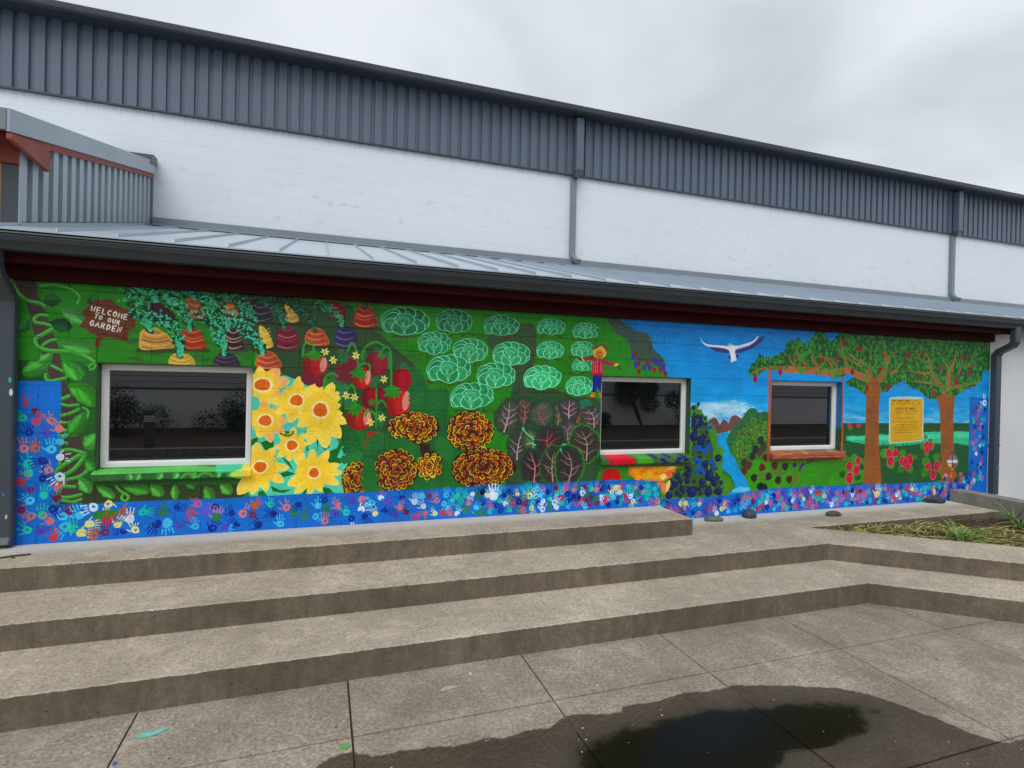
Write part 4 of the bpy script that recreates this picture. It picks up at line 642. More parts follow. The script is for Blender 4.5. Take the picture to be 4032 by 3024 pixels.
def mixc(nodes, links, fac, a, b, mode='MIX'):
    m = nodes.new('ShaderNodeMixRGB'); m.blend_type = mode
    for i, v in ((0, fac), (1, a), (2, b)):
        if isinstance(v, (int, float)): m.inputs[i].default_value = v
        elif isinstance(v, (tuple, list)): m.inputs[i].default_value = (*v[:3], 1)
        else: links.new(v, m.inputs[i])
    return m.outputs[0]
def mth(nodes, links, op, a, b=None, c=None, clamp=False):
    m = nodes.new('ShaderNodeMath'); m.operation = op; m.use_clamp = clamp
    for i, v in enumerate((a, b, c)):
        if v is None: continue
        if isinstance(v, (int, float)): m.inputs[i].default_value = v
        else: links.new(v, m.inputs[i])
    return m.outputs[0]
def bump(nodes, links, h, strength, dist, base):
    b = nodes.new('ShaderNodeBump'); b.inputs['Strength'].default_value = strength; b.inputs['Distance'].default_value = dist
    links.new(h, b.inputs['Height']); links.new(b.outputs[0], base.inputs['Normal'])
def worldpos(nodes): return nodes.new('ShaderNodeNewGeometry').outputs['Position']

def paint_mat(name, col, rough=.5, var=.12, scale=3., dirt=.0, metal=0., streak=False, spec=.5):
    m, n, l, b = new_mat(name); p = worldpos(n)
    if streak:
        mp = n.new('ShaderNodeMapping'); mp.inputs['Scale'].default_value = (1, 1, .12); l.new(p, mp.inputs[0]); v = mp.outputs[0]
    else: v = p
    f = noise(n, l, v, scale, 5); f2 = noise(n, l, p, scale*14, 3)
    c = mixc(n, l, ramp(n, l, f, [(.3, 0.), (.7, 1.)]), [x*(1-var) for x in col], [min(1, x*(1+var)) for x in col])
    c = mixc(n, l, mth(n, l, 'MULTIPLY', f2, var), c, [x*.7 for x in col])
    if dirt: c = mixc(n, l, ramp(n, l, noise(n, l, v, scale*2.3, 6, .65), [(.52, 0.), (.75, dirt)]), c, (.16, .13, .09))
    l.new(c, b.inputs['Base Color']); b.inputs['Roughness'].default_value = rough; b.inputs['Metallic'].default_value = metal; b.inputs['Specular IOR Level'].default_value = spec
    bump(n, l, f2, .08, .002, b)
    return m

def mural_mat():
    m, n, l, b = new_mat('mural_paint'); p = worldpos(n)
    s = n.new('ShaderNodeSeparateXYZ'); l.new(p, s.inputs[0])
    u = mth(n, l, 'DIVIDE', mth(n, l, 'SUBTRACT', s.outputs[0], MX0), MX1-MX0); v = mth(n, l, 'DIVIDE', mth(n, l, 'SUBTRACT', s.outputs[2], MZ0), MZ1-MZ0)
    c = n.new('ShaderNodeCombineXYZ'); l.new(u, c.inputs[0]); l.new(v, c.inputs[1])
    t = n.new('ShaderNodeTexImage'); t.image = mimg; t.interpolation = 'Linear'; t.extension = 'EXTEND'; l.new(c.outputs[0], t.inputs[0])
    f = noise(n, l, p, 90, 4, .7); f1 = noise(n, l, p, 7, 4)
    hs = n.new('ShaderNodeHueSaturation'); hs.inputs['Value'].default_value = MURAL_V; hs.inputs['Saturation'].default_value = MURAL_S; l.new(t.outputs[0], hs.inputs['Color'])
    col = mixc(n, l, ramp(n, l, f, [(.35, .10), (.6, 0.)]), hs.outputs[0], (.03, .035, .03))
    l.new(col, b.inputs['Base Color']); b.inputs['Roughness'].default_value = .48; b.inputs['Specular IOR Level'].default_value = .35
    bump(n, l, mth(n, l, 'ADD', f, mth(n, l, 'MULTIPLY', f1, .6)), .35, .002, b)
    return m
MURAL_V, MURAL_S = 1.33, 1.05

def concrete(name, lo, hi, agg=.5, dark=(.05, .042, .032), wallstrip=False, wet=False, stain=.5, pits=.25, gscale=80):
    """cast concrete: mottled paste, exposed aggregate grains, pits and stains"""
    m, n, l, b = new_mat(name); p = worldpos(n)
    f = noise(n, l, p, 1.3, 7, .62, .3)
    c = mixc(n, l, ramp(n, l, f, [(.32, 0.), (.68, 1.)]), lo, hi)
    g = n.new('ShaderNodeTexVoronoi'); g.inputs['Scale'].default_value = gscale; l.new(p, g.inputs['Vector'])
    gs = n.new('ShaderNodeSeparateXYZ'); l.new(g.outputs['Color'], gs.inputs[0])
    c = mixc(n, l, mth(n, l, 'MULTIPLY', ramp(n, l, gs.outputs[0], [(.55, 0.), (.85, 1.)]), agg), c, mixc(n, l, gs.outputs[1], (.62, .56, .46), (.20, .15, .11)))
    c = mixc(n, l, mth(n, l, 'MULTIPLY', ramp(n, l, noise(n, l, p, 48, 5, .72), [(.42, 1.), (.56, 0.)]), .5*agg+.22), c, [x*.42 for x in lo])
    c = mixc(n, l, mth(n, l, 'MULTIPLY', ramp(n, l, noise(n, l, p, 14, 6, .7), [(.45, 1.), (.6, 0.)]), .3), c, [x*.62 for x in lo])
    c = mixc(n, l, ramp(n, l, noise(n, l, p, .55, 6, .6, .6), [(.45, 0.), (.72, stain)]), c, [x*.55 for x in lo])
    c = mixc(n, l, ramp(n, l, noise(n, l, p, 3.4, 6, .7, .4), [(.5, 0.), (.8, .35)]), c, [min(1, x*1.25) for x in hi])
    pt = n.new('ShaderNodeTexVoronoi'); pt.inputs['Scale'].default_value = 16; l.new(p, pt.inputs['Vector'])
    pm = ramp(n, l, pt.outputs['Distance'], [(.06, 1.), (.10, 0.)])
    c = mixc(n, l, mth(n, l, 'MULTIPLY', pm, pits), c, dark)
    w8 = n.new('ShaderNodeTexVoronoi'); w8.inputs['Scale'].default_value = 7.5; l.new(p, w8.inputs['Vector'])
    c = mixc(n, l, mth(n, l, 'MULTIPLY', ramp(n, l, w8.outputs['Distance'], [(.05, 1.), (.075, 0.)]), .5*agg), c, (.66, .62, .55))
    mps = n.new('ShaderNodeMapping'); mps.inputs['Scale'].default_value = (7, 7, .9); l.new(p, mps.inputs[0])
    if not wallstrip and not wet: c = mixc(n, l, ramp(n, l, noise(n, l, mps.outputs[0], 1.6, 5, .65), [(.42, .0), (.72, .55)]), c, [x*.5 for x in lo])
    rough = .86
    if wallstrip:      # never rained on: the pale dry strip under the eave
        s = n.new('ShaderNodeSeparateXYZ'); l.new(p, s.inputs[0])
        q = mth(n, l, 'ADD', s.outputs[1], mth(n, l, 'MULTIPLY', mth(n, l, 'SUBTRACT', noise(n, l, p, 2.2, 5, .6), .5), .16))
        k = n.new('ShaderNodeMapRange'); k.inputs['From Min'].default_value = -.34; k.inputs['From Max'].default_value = -.17; l.new(q, k.inputs['Value'])
        c = mixc(n, l, mth(n, l, 'MULTIPLY', k.outputs[0], .85), c, (.62, .59, .55))
    if wet:
        a = n.new('ShaderNodeAttribute'); a.attribute_name = 'wet'
        q = mth(n, l, 'ADD', a.outputs['Fac'], mth(n, l, 'MULTIPLY', mth(n, l, 'SUBTRACT', noise(n, l, p, 11, 6, .62), .5), .07))
        k = ramp(n, l, q, [(.495, 0.), (.507, 1.)])
        deep = ramp(n, l, q, [(.62, 0.), (.80, 1.)])
        cd = mixc(n, l, 1., c, (.26, .222, .20), 'MULTIPLY'); cd = mixc(n, l, deep, cd, (.036, .033, .022))
        c = mixc(n, l, k, c, cd)
        r = n.new('ShaderNodeMapRange'); r.inputs['To Min'].default_value = .88; r.inputs['To Max'].default_value = .42; l.new(k, r.inputs['Value']); l.new(r.outputs[0], b.inputs['Roughness'])
    else: b.inputs['Roughness'].default_value = rough
    l.new(c, b.inputs['Base Color']); b.inputs['Specular IOR Level'].default_value = .35
    h = mth(n, l, 'ADD', mth(n, l, 'ADD', noise(n, l, p, 130, 4, .7), mth(n, l, 'MULTIPLY', gs.outputs[0], .7)), mth(n, l, 'MULTIPLY', pm, -1.2))
    bump(n, l, h, .5, .004, b)
    return m

M = dict(
    mural=mural_mat(),
    white=paint_mat('white_block_paint', (.75, .79, .85), .6, .02, .7, .05, streak=False),
    white2=paint_mat('white_wall_paint', (.80, .81, .82), .6, .03, .7, .05),
    clad=paint_mat('slate_cladding_paint', (.110, .138, .190), .42, .05, 1.2, streak=True),
    clad2=paint_mat('grey_cladding_paint', (.36, .42, .47), .4, .06, 1.5, .06, streak=True),
    trimd=paint_mat('dark_trim_paint', (.055, .065, .078), .38, .08, 2.),
    trimg=paint_mat('grey_trim_paint', (.20, .235, .27), .4, .06, 2.),
    gutter=paint_mat('charcoal_gutter_paint', (.036, .044, .052), .42, .12, 3., .0),
    pipe=paint_mat('charcoal_pipe_paint', (.06, .075, .095), .42, .1, 2.),
    red=paint_mat('oxblood_timber_paint', (.048, .005, .006), .7, .15, 4., streak=True, spec=.12),
    redb=paint_mat('weathered_red_timber_paint', (.30, .055, .035), .6, .22, 5., .5),
    roof=paint_mat('pale_steel_roof', (.50, .57, .64), .30, .06, 1.1, .04, metal=.1),
    seam=paint_mat('roof_seam_steel', (.40, .47, .54), .35, .07, 1.1, metal=.1),
    vinyl=paint_mat('white_vinyl', (.88, .88, .88), .35, .03, 3.),
    orange=paint_mat('ochre_wall_paint', (.62, .34, .10), .6, .1, 3.),
    blue_reveal=paint_mat('blue_reveal_paint', (.012, .17, .46), .5, .1, 6.),
    green_reveal=paint_mat('green_reveal_paint', (.025, .085, .03), .5, .3, 8.),
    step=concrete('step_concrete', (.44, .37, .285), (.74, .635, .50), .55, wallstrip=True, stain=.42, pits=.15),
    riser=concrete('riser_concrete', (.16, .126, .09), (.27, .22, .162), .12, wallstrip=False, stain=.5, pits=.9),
    slab=concrete('paving_concrete', (.30, .245, .185), (.62, .54, .435), .8, wet=True, stain=.62, pits=.4, gscale=625),
    lowwall=concrete('kerb_wall_concrete', (.26, .245, .22), (.40, .38, .35), .3, stain=.4, pits=.3),
)
def soil_mat():
    m, n, l, b = new_mat('bark_mulch'); p = worldpos(n)
    v = n.new('ShaderNodeTexVoronoi'); v.inputs['Scale'].default_value = 40; l.new(p, v.inputs['Vector'])
    s = n.new('ShaderNodeSeparateXYZ'); l.new(v.outputs['Color'], s.inputs[0])
    c = ramp(n, l, s.outputs[0], [(0., (.022, .012, .008)), (.5, (.065, .03, .018)), (1., (.13, .065, .035))])
    l.new(c, b.inputs['Base Color']); b.inputs['Roughness'].default_value = .95; bump(n, l, mth(n, l, 'ADD', s.outputs[0], noise(n, l, p, 25, 5)), 1., .02, b); return m
M['soil'] = soil_mat()
def weathered_white():
    m = M['white']; nt = m.node_tree; n, l = nt.nodes, nt.links; b = n['Principled BSDF']; p = worldpos(n)
    src = b.inputs['Base Color'].links[0].from_socket
    sp = n.new('ShaderNodeSeparateXYZ'); l.new(p, sp.inputs[0])
    zb = n.new('ShaderNodeMapRange'); zb.interpolation_type = 'SMOOTHSTEP'; zb.inputs['From Min'].default_value = 5.45; zb.inputs['From Max'].default_value = 4.85; l.new(sp.outputs[2], zb.inputs['Value'])
    mp = n.new('ShaderNodeMapping'); mp.inputs['Scale'].default_value = (1, 1, 1.8); l.new(p, mp.inputs[0])
    k = mth(n, l, 'MULTIPLY', ramp(n, l, noise(n, l, mp.outputs[0], 3.2, 5, .6), [(.60, 0.), (.70, .55)]), zb.outputs[0])
    c = mixc(n, l, k, src, (.60, .57, .46))
    # short grimy runs hanging from the trim, one per joint
    fx = mth(n, l, 'ABSOLUTE', mth(n, l, 'SUBTRACT', mth(n, l, 'FRACT', mth(n, l, 'DIVIDE', mth(n, l, 'ADD', sp.outputs[0], 4.0), .4026)), .5))
    line = ramp(n, l, fx, [(.470, 0.), (.492, 1.)])
    top = n.new('ShaderNodeMapRange'); top.inputs['From Min'].default_value = 5.62; top.inputs['From Max'].default_value = 5.77; l.new(sp.outputs[2], top.inputs['Value'])
    mp2 = n.new('ShaderNodeMapping'); mp2.inputs['Scale'].default_value = (9, 1, .9); l.new(p, mp2.inputs[0])
    g1 = mth(n, l, 'MULTIPLY', mth(n, l, 'MULTIPLY', line, top.outputs[0]), .45)
    g2 = mth(n, l, 'MULTIPLY', mth(n, l, 'POWER', top.outputs[0], 3.), ramp(n, l, noise(n, l, mp2.outputs[0], 2.5, 5, .6), [(.4, .1), (.7, .5)]))
    c = mixc(n, l, mth(n, l, 'MAXIMUM', g1, g2), c, (.22, .23, .24)); l.new(c, b.inputs['Base Color'])
weathered_white()
def glass_mat():
    m, n, l, b = new_mat('dark_window_glass')
    b.inputs['Base Color'].default_value = (.006, .007, .008, 1); b.inputs['Roughness'].default_value = .008; b.inputs['IOR'].default_value = 2.3; b.inputs['Specular IOR Level'].default_value = .5
    return m
M['glass'] = glass_mat()
def water_mat():
    m, n, l, b = new_mat('puddle_water'); out = n['Material Output']
    fr = n.new('ShaderNodeFresnel'); fr.inputs[0].default_value = 1.25
    tr = n.new('ShaderNodeBsdfTransparent'); tr.inputs[0].default_value = (.55, .53, .42, 1)
    gl = n.new('ShaderNodeBsdfGlossy'); gl.inputs['Roughness'].default_value = .16
    bp_ = n.new('ShaderNodeBump'); bp_.inputs['Strength'].default_value = .06; bp_.inputs['Distance'].default_value = .01
    l.new(noise(n, l, worldpos(n), 9, 3), bp_.inputs['Height']); l.new(bp_.outputs[0], gl.inputs['Normal']); l.new(bp_.outputs[0], fr.inputs['Normal'])
    mx = n.new('ShaderNodeMixShader'); l.new(fr.outputs[0], mx.inputs[0]); l.new(tr.outputs[0], mx.inputs[1]); l.new(gl.outputs[0], mx.inputs[2]); at = n.new('ShaderNodeAttribute'); at.attribute_name = 'depth'
    q = mth(n, l, 'ADD', at.outputs['Fac'], mth(n, l, 'MULTIPLY', mth(n, l, 'SUBTRACT', noise(n, l, worldpos(n), 5.5, 7, .68), .5), 1.3)); dry = n.new('ShaderNodeBsdfTransparent')
    m2 = n.new('ShaderNodeMixShader'); l.new(ramp(n, l, q, [(.30, 0.), (.56, 1.)]), m2.inputs[0]); l.new(dry.outputs[0], m2.inputs[1]); l.new(mx.outputs[0], m2.inputs[2]); l.new(m2.outputs[0], out.inputs[0]); return m
M['water'] = water_mat()
def flat_mat(name, col, rough=.8, var=.2, scale=6.): return paint_mat(name, col, rough, var, scale)
def leaf_mat(name, c0, c1, tip=None):
    m, n, l, b = new_mat(name); oi = n.new('ShaderNodeTexNoise'); oi.inputs['Scale'].default_value = 6; l.new(worldpos(n), oi.inputs['Vector'])
    c = ramp(n, l, oi.outputs[0], [(.35, c0), (.65, c1)])
    l.new(c, b.inputs['Base Color']); b.inputs['Roughness'].default_value = .5
    try: b.inputs['Subsurface Weight'].default_value = 0.
    except Exception: pass
    return m
M['blade'] = leaf_mat('daylily_green', (.05, .15, .03), (.20, .34, .06)); M['blade2'] = leaf_mat('yellowing_blade', (.30, .42, .06), (.60, .60, .14)); M['dead'] = leaf_mat('dry_blade', (.34, .22, .07), (.58, .46, .20))

# ---------------------------------------------------------------- mesh helpers
def mesh_of(name, vs, fs, mats, mi=None, smooth_=False):
    me = bpy.data.meshes.new(name); me.from_pydata([tuple(v) for v in vs], [], fs)
    for m in (mats if isinstance(mats, (list, tuple)) else [mats]): me.materials.append(m)
    if mi: me.polygons.foreach_set('material_index', mi)
    if smooth_: me.polygons.foreach_set('use_smooth', [True]*len(me.polygons))
    me.update(); return me
def link(name, me, parent=None, loc=None, rot=None, **props):
    o = bpy.data.objects.new(name, me); COL.objects.link(o)
    if parent is not None: o.parent = parent
    if loc is not None: o.location = loc
    if rot is not None: o.rotation_euler = rot
    for k, v in props.items(): o[k] = v
    return o
def thing(name, label, category, loc=(0, 0, 0), group=None):
    o = bpy.data.objects.new(name, None); COL.objects.link(o); o.empty_display_size = .2; o['label'] = label; o['category'] = category
    if group: o['group'] = group
    o.location = loc; return o
class MB:
    """collects geometry for one mesh"""
    def __init__(s): s.v = []; s.f = []; s.mi = []
    def add(s, vs, fs, m=0):
        b = len(s.v); s.v += [tuple(v) for v in vs]; s.f += [tuple(i+b for i in f) for f in fs]; s.mi += [m]*len(fs); return s
    def box(s, x0, x1, y0, y1, z0, z1, c=0., m=0):
        if c <= 0:
            return s.add([(x0, y0, z0), (x1, y0, z0), (x1, y1, z0), (x0, y1, z0), (x0, y0, z1), (x1, y0, z1), (x1, y1, z1), (x0, y1, z1)],
                [(0, 3, 2, 1), (4, 5, 6, 7), (0, 1, 5, 4), (1, 2, 6, 5), (2, 3, 7, 6), (3, 0, 4, 7)], m)
        bm = bmesh.new(); bmesh.ops.create_cube(bm, size=1.)
        for v in bm.verts: v.co = Vector(((x0+x1)/2+v.co.x*(x1-x0), (y0+y1)/2+v.co.y*(y1-y0), (z0+z1)/2+v.co.z*(z1-z0)))
        bmesh.ops.bevel(bm, geom=bm.edges[:], offset=c, segments=2, affect='EDGES', profile=.6)
        bm.verts.index_update(); s.add([v.co[:] for v in bm.verts], [[v.index for v in f.verts] for f in bm.faces], m); bm.free(); return s
    def prism(s, prof, axis, a, b, m=0):
        """prof: closed list of 2D points in the other two axes (x: (y,z), y: (x,z), z: (x,y))"""
        n = len(prof)
        def P(q, t): return (t, q[0], q[1]) if axis == 'x' else ((q[0], t, q[1]) if axis == 'y' else (q[0], q[1], t))
        vs = [P(q, a) for q in prof]+[P(q, b) for q in prof]
        return s.add(vs, [(i, (i+1) % n, n+(i+1) % n, n+i) for i in range(n)]+[tuple(range(n))[::-1], tuple(range(n, 2*n))], m)
    def tube(s, path, w, d, m=0, side=Vector((1, 0, 0))):
        """rectangular pipe w wide along `side`, d deep, swept along path"""
        P = [Vector(p) for p in path]; rings = []
        for i, p in enumerate(P):
            t = ((P[i+1]-p).normalized() if i+1 < len(P) else Vector((0, 0, 0)))+((p-P[i-1]).normalized() if i else Vector((0, 0, 0))); t.normalize()
            nn = t.cross(side).normalized(); k = 1.
            if 0 < i < len(P)-1: k = 1/max(.5, t.dot((P[i+1]-p).normalized()))
            c = .12*min(w, d); rings.append([p+side*(a*w/2)+nn*(b*d/2*k) for a, b in ((-1, -1+c/d*2), (-1+c/w*2, -1), (1-c/w*2, -1), (1, -1+c/d*2), (1, 1-c/d*2), (1-c/w*2, 1), (-1+c/w*2, 1), (-1, 1-c/d*2))])
        n = 8; vs = [v for r in rings for v in r]; fs = []
        for i in range(len(rings)-1):
            for j in range(n): fs.append((i*n+j, i*n+(j+1) % n, (i+1)*n+(j+1) % n, (i+1)*n+j))
        fs += [tuple(range(n))[::-1], tuple(range((len(rings)-1)*n, len(rings)*n))]
        return s.add([v[:] for v in vs], fs, m)
    def link(s, name, mats, parent=None, smooth_=False, recalc=True, bevel=0., **props):
        me = mesh_of(name, s.v, s.f, mats, s.mi, smooth_)
        if recalc:
            bm = bmesh.new(); bm.from_mesh(me); bmesh.ops.recalc_face_normals(bm, faces=bm.faces[:])
            if bevel: bmesh.ops.bevel(bm, geom=[e_ for e_ in bm.edges if e_.is_manifold and e_.calc_face_angle(0) > .6], offset=bevel, segments=2, affect='EDGES', profile=.6)
            bm.to_mesh(me); bm.free()
        return link(name, me, parent, **props)

# ---------------------------------------------------------------- block walls: one object per block
_blk = {}
def block_mesh(w, h, mat, c, depth):
    k = (round(w, 4), round(h, 4), mat.name, c)
    if k not in _blk:
        vs = [(0, c, 0), (w, c, 0), (w, c, h), (0, c, h), (c, 0, c), (w-c, 0, c), (w-c, 0, h-c), (c, 0, h-c), (0, depth, 0), (w, depth, 0), (w, depth, h), (0, depth, h)]
        fs = [(4, 5, 6, 7), (0, 1, 5, 4), (1, 2, 6, 5), (2, 3, 7, 6), (3, 0, 4, 7), (1, 0, 8, 9), (2, 1, 9, 10), (3, 2, 10, 11), (0, 3, 11, 8)]
        _blk[k] = mesh_of('block', vs, fs, mat)
    return _blk[k]
def block_wall(parent, x0, x1, z0, z1, y, xph, zph, holes, mat, c=.004, depth=.06, limit=300, L=.4026, H=.2013):
    cells = []
    k0 = math.floor((z0-zph)/H)
    k = k0
    while zph+k*H < z1-1e-6:
        a, b = max(z0, zph+k*H), min(z1, zph+(k+1)*H); off = xph+(L/2 if k % 2 else 0); j = math.floor((x0-off)/L)
        while off+j*L < x1-1e-6:
            u, v = max(x0, off+j*L), min(x1, off+(j+1)*L)
            segs = [(u, v, a, b)]
            for hx0, hx1, hz0, hz1 in holes:
                ns = []
                for (p, q, r, s) in segs:
                    if q <= hx0+1e-4 or p >= hx1-1e-4 or s <= hz0+1e-4 or r >= hz1-1e-4: ns.append((p, q, r, s)); continue
                    if p < hx0-.01: ns.append((p, hx0, r, s))
                    if q > hx1+.01: ns.append((hx1, q, r, s))
                    pp, qq = max(p, hx0), min(q, hx1)
                    if r < hz0-.01: ns.append((pp, qq, r, hz0))
                    if s > hz1+.01: ns.append((pp, qq, hz1, s))
                segs = ns
            cells += [g for g in segs if g[1]-g[0] > .015 and g[3]-g[2] > .015]
            j += 1
        k += 1
    cells.sort(key=lambda g: -((g[1]-g[0])*(g[3]-g[2])/(((g[0]+g[1])/2)**2+(y+5.6)**2)))
    for (p, q, r, s) in cells[:limit]: link('block', block_mesh(q-p, s-r, mat, c, depth), parent, (p, y, r))
    rest = cells[limit:]
    if rest:
        mb = MB()
        for (p, q, r, s) in rest:
            me = block_mesh(q-p, s-r, mat, c, depth)
            mb.add([(v.co.x+p, v.co.y+y, v.co.z+r) for v in me.vertices], [tuple(f.vertices) for f in me.polygons])
        mb.link('block_field', mat, parent, recalc=False, kind='stuff')
    return len(cells)

# ---------------------------------------------------------------- ground, paving, steps
def struct(o, **k): o['kind'] = 'structure'; return o
# distant ground sheet
g = MB(); S_ = 400
g.add([(-S_, -S_, -.02), (S_, -S_, -.02), (S_, S_, -.02), (-S_, S_, -.02)], [(0, 1, 2, 3)])
gm, gn, gl_, gb = new_mat('far_ground'); gp = worldpos(gn)
gl_.new(ramp(gn, gl_, noise(gn, gl_, gp, .3, 6), [(.4, (.09, .085, .07)), (.6, (.14, .13, .11))]), gb.inputs['Base Color']); gb.inputs['Roughness'].default_value = .95
struct(g.link('ground', gm, recalc=False))

WET = [(3.66, -3.575), (3.60, -3.50), (3.568, -3.448), (3.544, -3.322), (3.491, -3.206), (3.407, -3.025), (3.248, -2.874), (2.94, -2.749), (2.607, -2.649), (2.40, -2.66), (2.227, -2.619), (2.0, -2.66), (1.782, -2.641), (1.74, -2.70), (1.706, -2.691), (1.411, -2.619), (1.352, -2.653), (1.25, -2.70), (1.135, -2.687), (1.0, -2.715), (.872, -2.685), (.70, -2.70), (.48, -2.654), (.30, -2.66), (.184, -2.577), (.06, -2.60), (-.10, -2.75), (-.35, -2.95), (-.5, -3.4), (-.4, -4.6), (.4, -5.4), (2.4, -5.5), (3.7, -5.0), (4.4, -4.2), (4.3, -3.75), (3.95, -3.60)]
DEEP = [(1.30, -2.95), (1.394, -2.861), (1.7, -2.83), (2.1, -2.80), (2.583, -2.87), (2.95, -2.93), (3.26, -3.06), (3.24, -3.18), (3.05, -3.27), (2.717, -3.32), (2.487, -3.28), (2.3, -3.36), (2.1, -3.5), (1.9, -3.75), (1.5, -3.9), (1.15, -3.7), (1.0, -3.4), (1.12, -3.12)]
def sdist(P, x, y):
    p = np.array(P); a = p; b = np.roll(p, -1, 0); d = b-a; q = np.stack([x, y], -1)[..., None, :]
    t = np.clip(((q-a)*d).sum(-1)/(d*d).sum(-1), 0, 1)[..., None]; dist = np.sqrt((((a+d*t)-q)**2).sum(-1)).min(-1)
    ins = np.zeros(x.shape, bool)
    for (ax, ay), (bx, by) in zip(a, b):
        c = ((ay > y) != (by > y)) & (x < (bx-ax)*(y-ay)/((by-ay) or 1e-9)+ax); ins ^= c
    return np.where(ins, dist, -dist)
pav = thing('pavement', '', ''); del pav['label'], pav['category']; pav['kind'] = 'structure'; pav.name = 'pavement'
XJ = [-8.2, -7.0, -5.8, -4.6, -3.38, -2.17, -.98, .193, 1.395, 2.555, 3.742, 4.915, 6.12, 7.32, 8.5, 9.7]; YJ = [-8.2, -7.0, -5.85, -4.7, -3.565, -2.463, -1.60]
def clip_half(poly, nx, ny, c):
    o = []
    for i in range(len(poly)):
        p, q = poly[i], poly[(i+1) % len(poly)]; dp, dq = p[0]*nx+p[1]*ny-c, q[0]*nx+q[1]*ny-c
        if dp <= 0: o.append(p)
        if dp*dq < 0: t = dp/(dp-dq); o.append((p[0]+(q[0]-p[0])*t, p[1]+(q[1]-p[1])*t))
    return o
DN = (.612, .791)        # outward normal of the diagonal flight
for i in range(len(XJ)-1):
    for j in range(len(YJ)-1):
        gp_ = .006; x0, x1, y0, y1 = XJ[i]+gp_, XJ[i+1]-gp_, YJ[j]+gp_, YJ[j+1]-gp_
        cx, cy = (x0+x1)/2, (y0+y1)/2; near = abs(cx-2) < 2.9 and cy > -5 and cy < -1.5
        nx_ = 44 if near else 2; ny_ = 44 if near else 2
        tz = rnd.uniform(-.0012, .0012)
        xs = np.linspace(x0, x1, nx_); ys = np.linspace(y0, y1, ny_); GX, GY = np.meshgrid(xs, ys); vs = [(a, b, tz) for a, b in zip(GX.ravel(), GY.ravel())]
        fs = [(r*nx_+c, r*nx_+c+1, (r+1)*nx_+c+1, (r+1)*nx_+c) for r in range(ny_-1) for c in range(nx_-1)]
        nb = len(vs); vs += [(x0-.002, y0-.002, -.03), (x1+.002, y0-.002, -.03), (x1+.002, y1+.002, -.03), (x0-.002, y1+.002, -.03)]
        r_ = lambda a, b: b*nx_+a
        edge = [[r_(a, 0) for a in range(nx_)], [r_(nx_-1, b) for b in range(ny_)], [r_(a, ny_-1) for a in range(nx_-1, -1, -1)], [r_(0, b) for b in range(ny_-1, -1, -1)]]
        for e_i, ed in enumerate(edge): fs.append(tuple([nb+(e_i+1) % 4, nb+e_i]+ed)[::-1])
        me = mesh_of('slab', vs, fs, M['slab'])
        at = me.attributes.new('wet', 'FLOAT', 'POINT'); vals = np.zeros(len(vs)); 
        v_ = np.array(vs)
        if abs(cx-2) < 4.5 and cy < -1.5: vals = np.clip(.5+np.maximum(sdist(WET, v_[:, 0], v_[:, 1]), -1)*1.0, 0, .61); dd = sdist(DEEP, v_[:, 0], v_[:, 1]); vals = np.where(dd > -.12, np.maximum(vals, .61+np.clip(dd+.12, 0, .3)*.9), vals)
        at.data.foreach_set('value', vals.astype(np.float32))
        link('slab', me, pav)
jb = MB(); jb.add([(-8.2, -8.2, -.012), (9.7, -8.2, -.012), (9.7, -1.6, -.012), (-8.2, -1.6, -.012)], [(0, 1, 2, 3)])
jb.link('joint_filler', flat_mat('joint_dirt', (.035, .028, .018), .95, .4, 12), pav, recalc=False)
# thin standing water in the hollow of the paving
wm_pts = smooth(DEEP, 5); c_ = np.mean(np.array(DEEP), 0)
npt = len(wm_pts); wv = []; wet_v = []
for rr, av in ((1.10, 0.), (.86, .55), (.66, 1.)):
    wv += [(c_[0]+(p[0]-c_[0])*rr, c_[1]+(p[1]-c_[1])*rr, .0042) for p in wm_pts]; wet_v += [av]*npt
wv.append((c_[0], c_[1], .0042)); wet_v.append(1.); wf = []
for q in range(2): wf += [(q*npt+i, (q+1)*npt+i, (q+1)*npt+(i+1) % npt, q*npt+(i+1) % npt) for i in range(npt)]
wf += [(2*npt+i, 3*npt, 2*npt+(i+1) % npt) for i in range(npt)]
wme = mesh_of('puddle', wv, wf, M['water']); wat = wme.attributes.new('depth', 'FLOAT', 'POINT'); wat.data.foreach_set('value', wet_v)
bm = bmesh.new(); bm.from_mesh(wme); bmesh.ops.recalc_face_normals(bm, faces=bm.faces[:])
if bm.faces[:][0].normal.z < 0: bmesh.ops.reverse_faces(bm, faces=bm.faces[:])
bm.to_mesh(wme); bm.free()
pud = link('puddle', wme, kind='structure')
# paint drips on the ground
def splash(name, pts, z, col, parent):
    P = smooth(pts, 4); c = np.mean(np.array(pts), 0); vs = [(c[0], c[1], z)]+[(p[0], p[1], z) for p in P]; n = len(P)
    link(name, mesh_of(name, vs, [(0, 1+i, 1+(i+1) % n) for i in range(n)], flat_mat('drip_'+name, col, .55, .3, 30)), parent)
def blob(x, y, a, b, ang=0, n=9, w=.25): return [(x+a*cos(t)*(1+rnd.uniform(-w, w))*cos(ang)-b*sin(t)*sin(ang), y+a*cos(t)*sin(ang)+b*sin(t)*(1+rnd.uniform(-w, w))*cos(ang)) for t in [2*pi*k/n for k in range(n)]]
splash('paint_spot', blob(-.846, -2.111, .075, .028, .25), .003, (.22, .55, .50), pav); splash('paint_spot', blob(.154, -2.535, .022, .02), .003, (.08, .45, .08), pav)
splash('paint_spot', blob(.80, -2.14, .06, .026, .2), .003, (.38, .42, .40), pav)
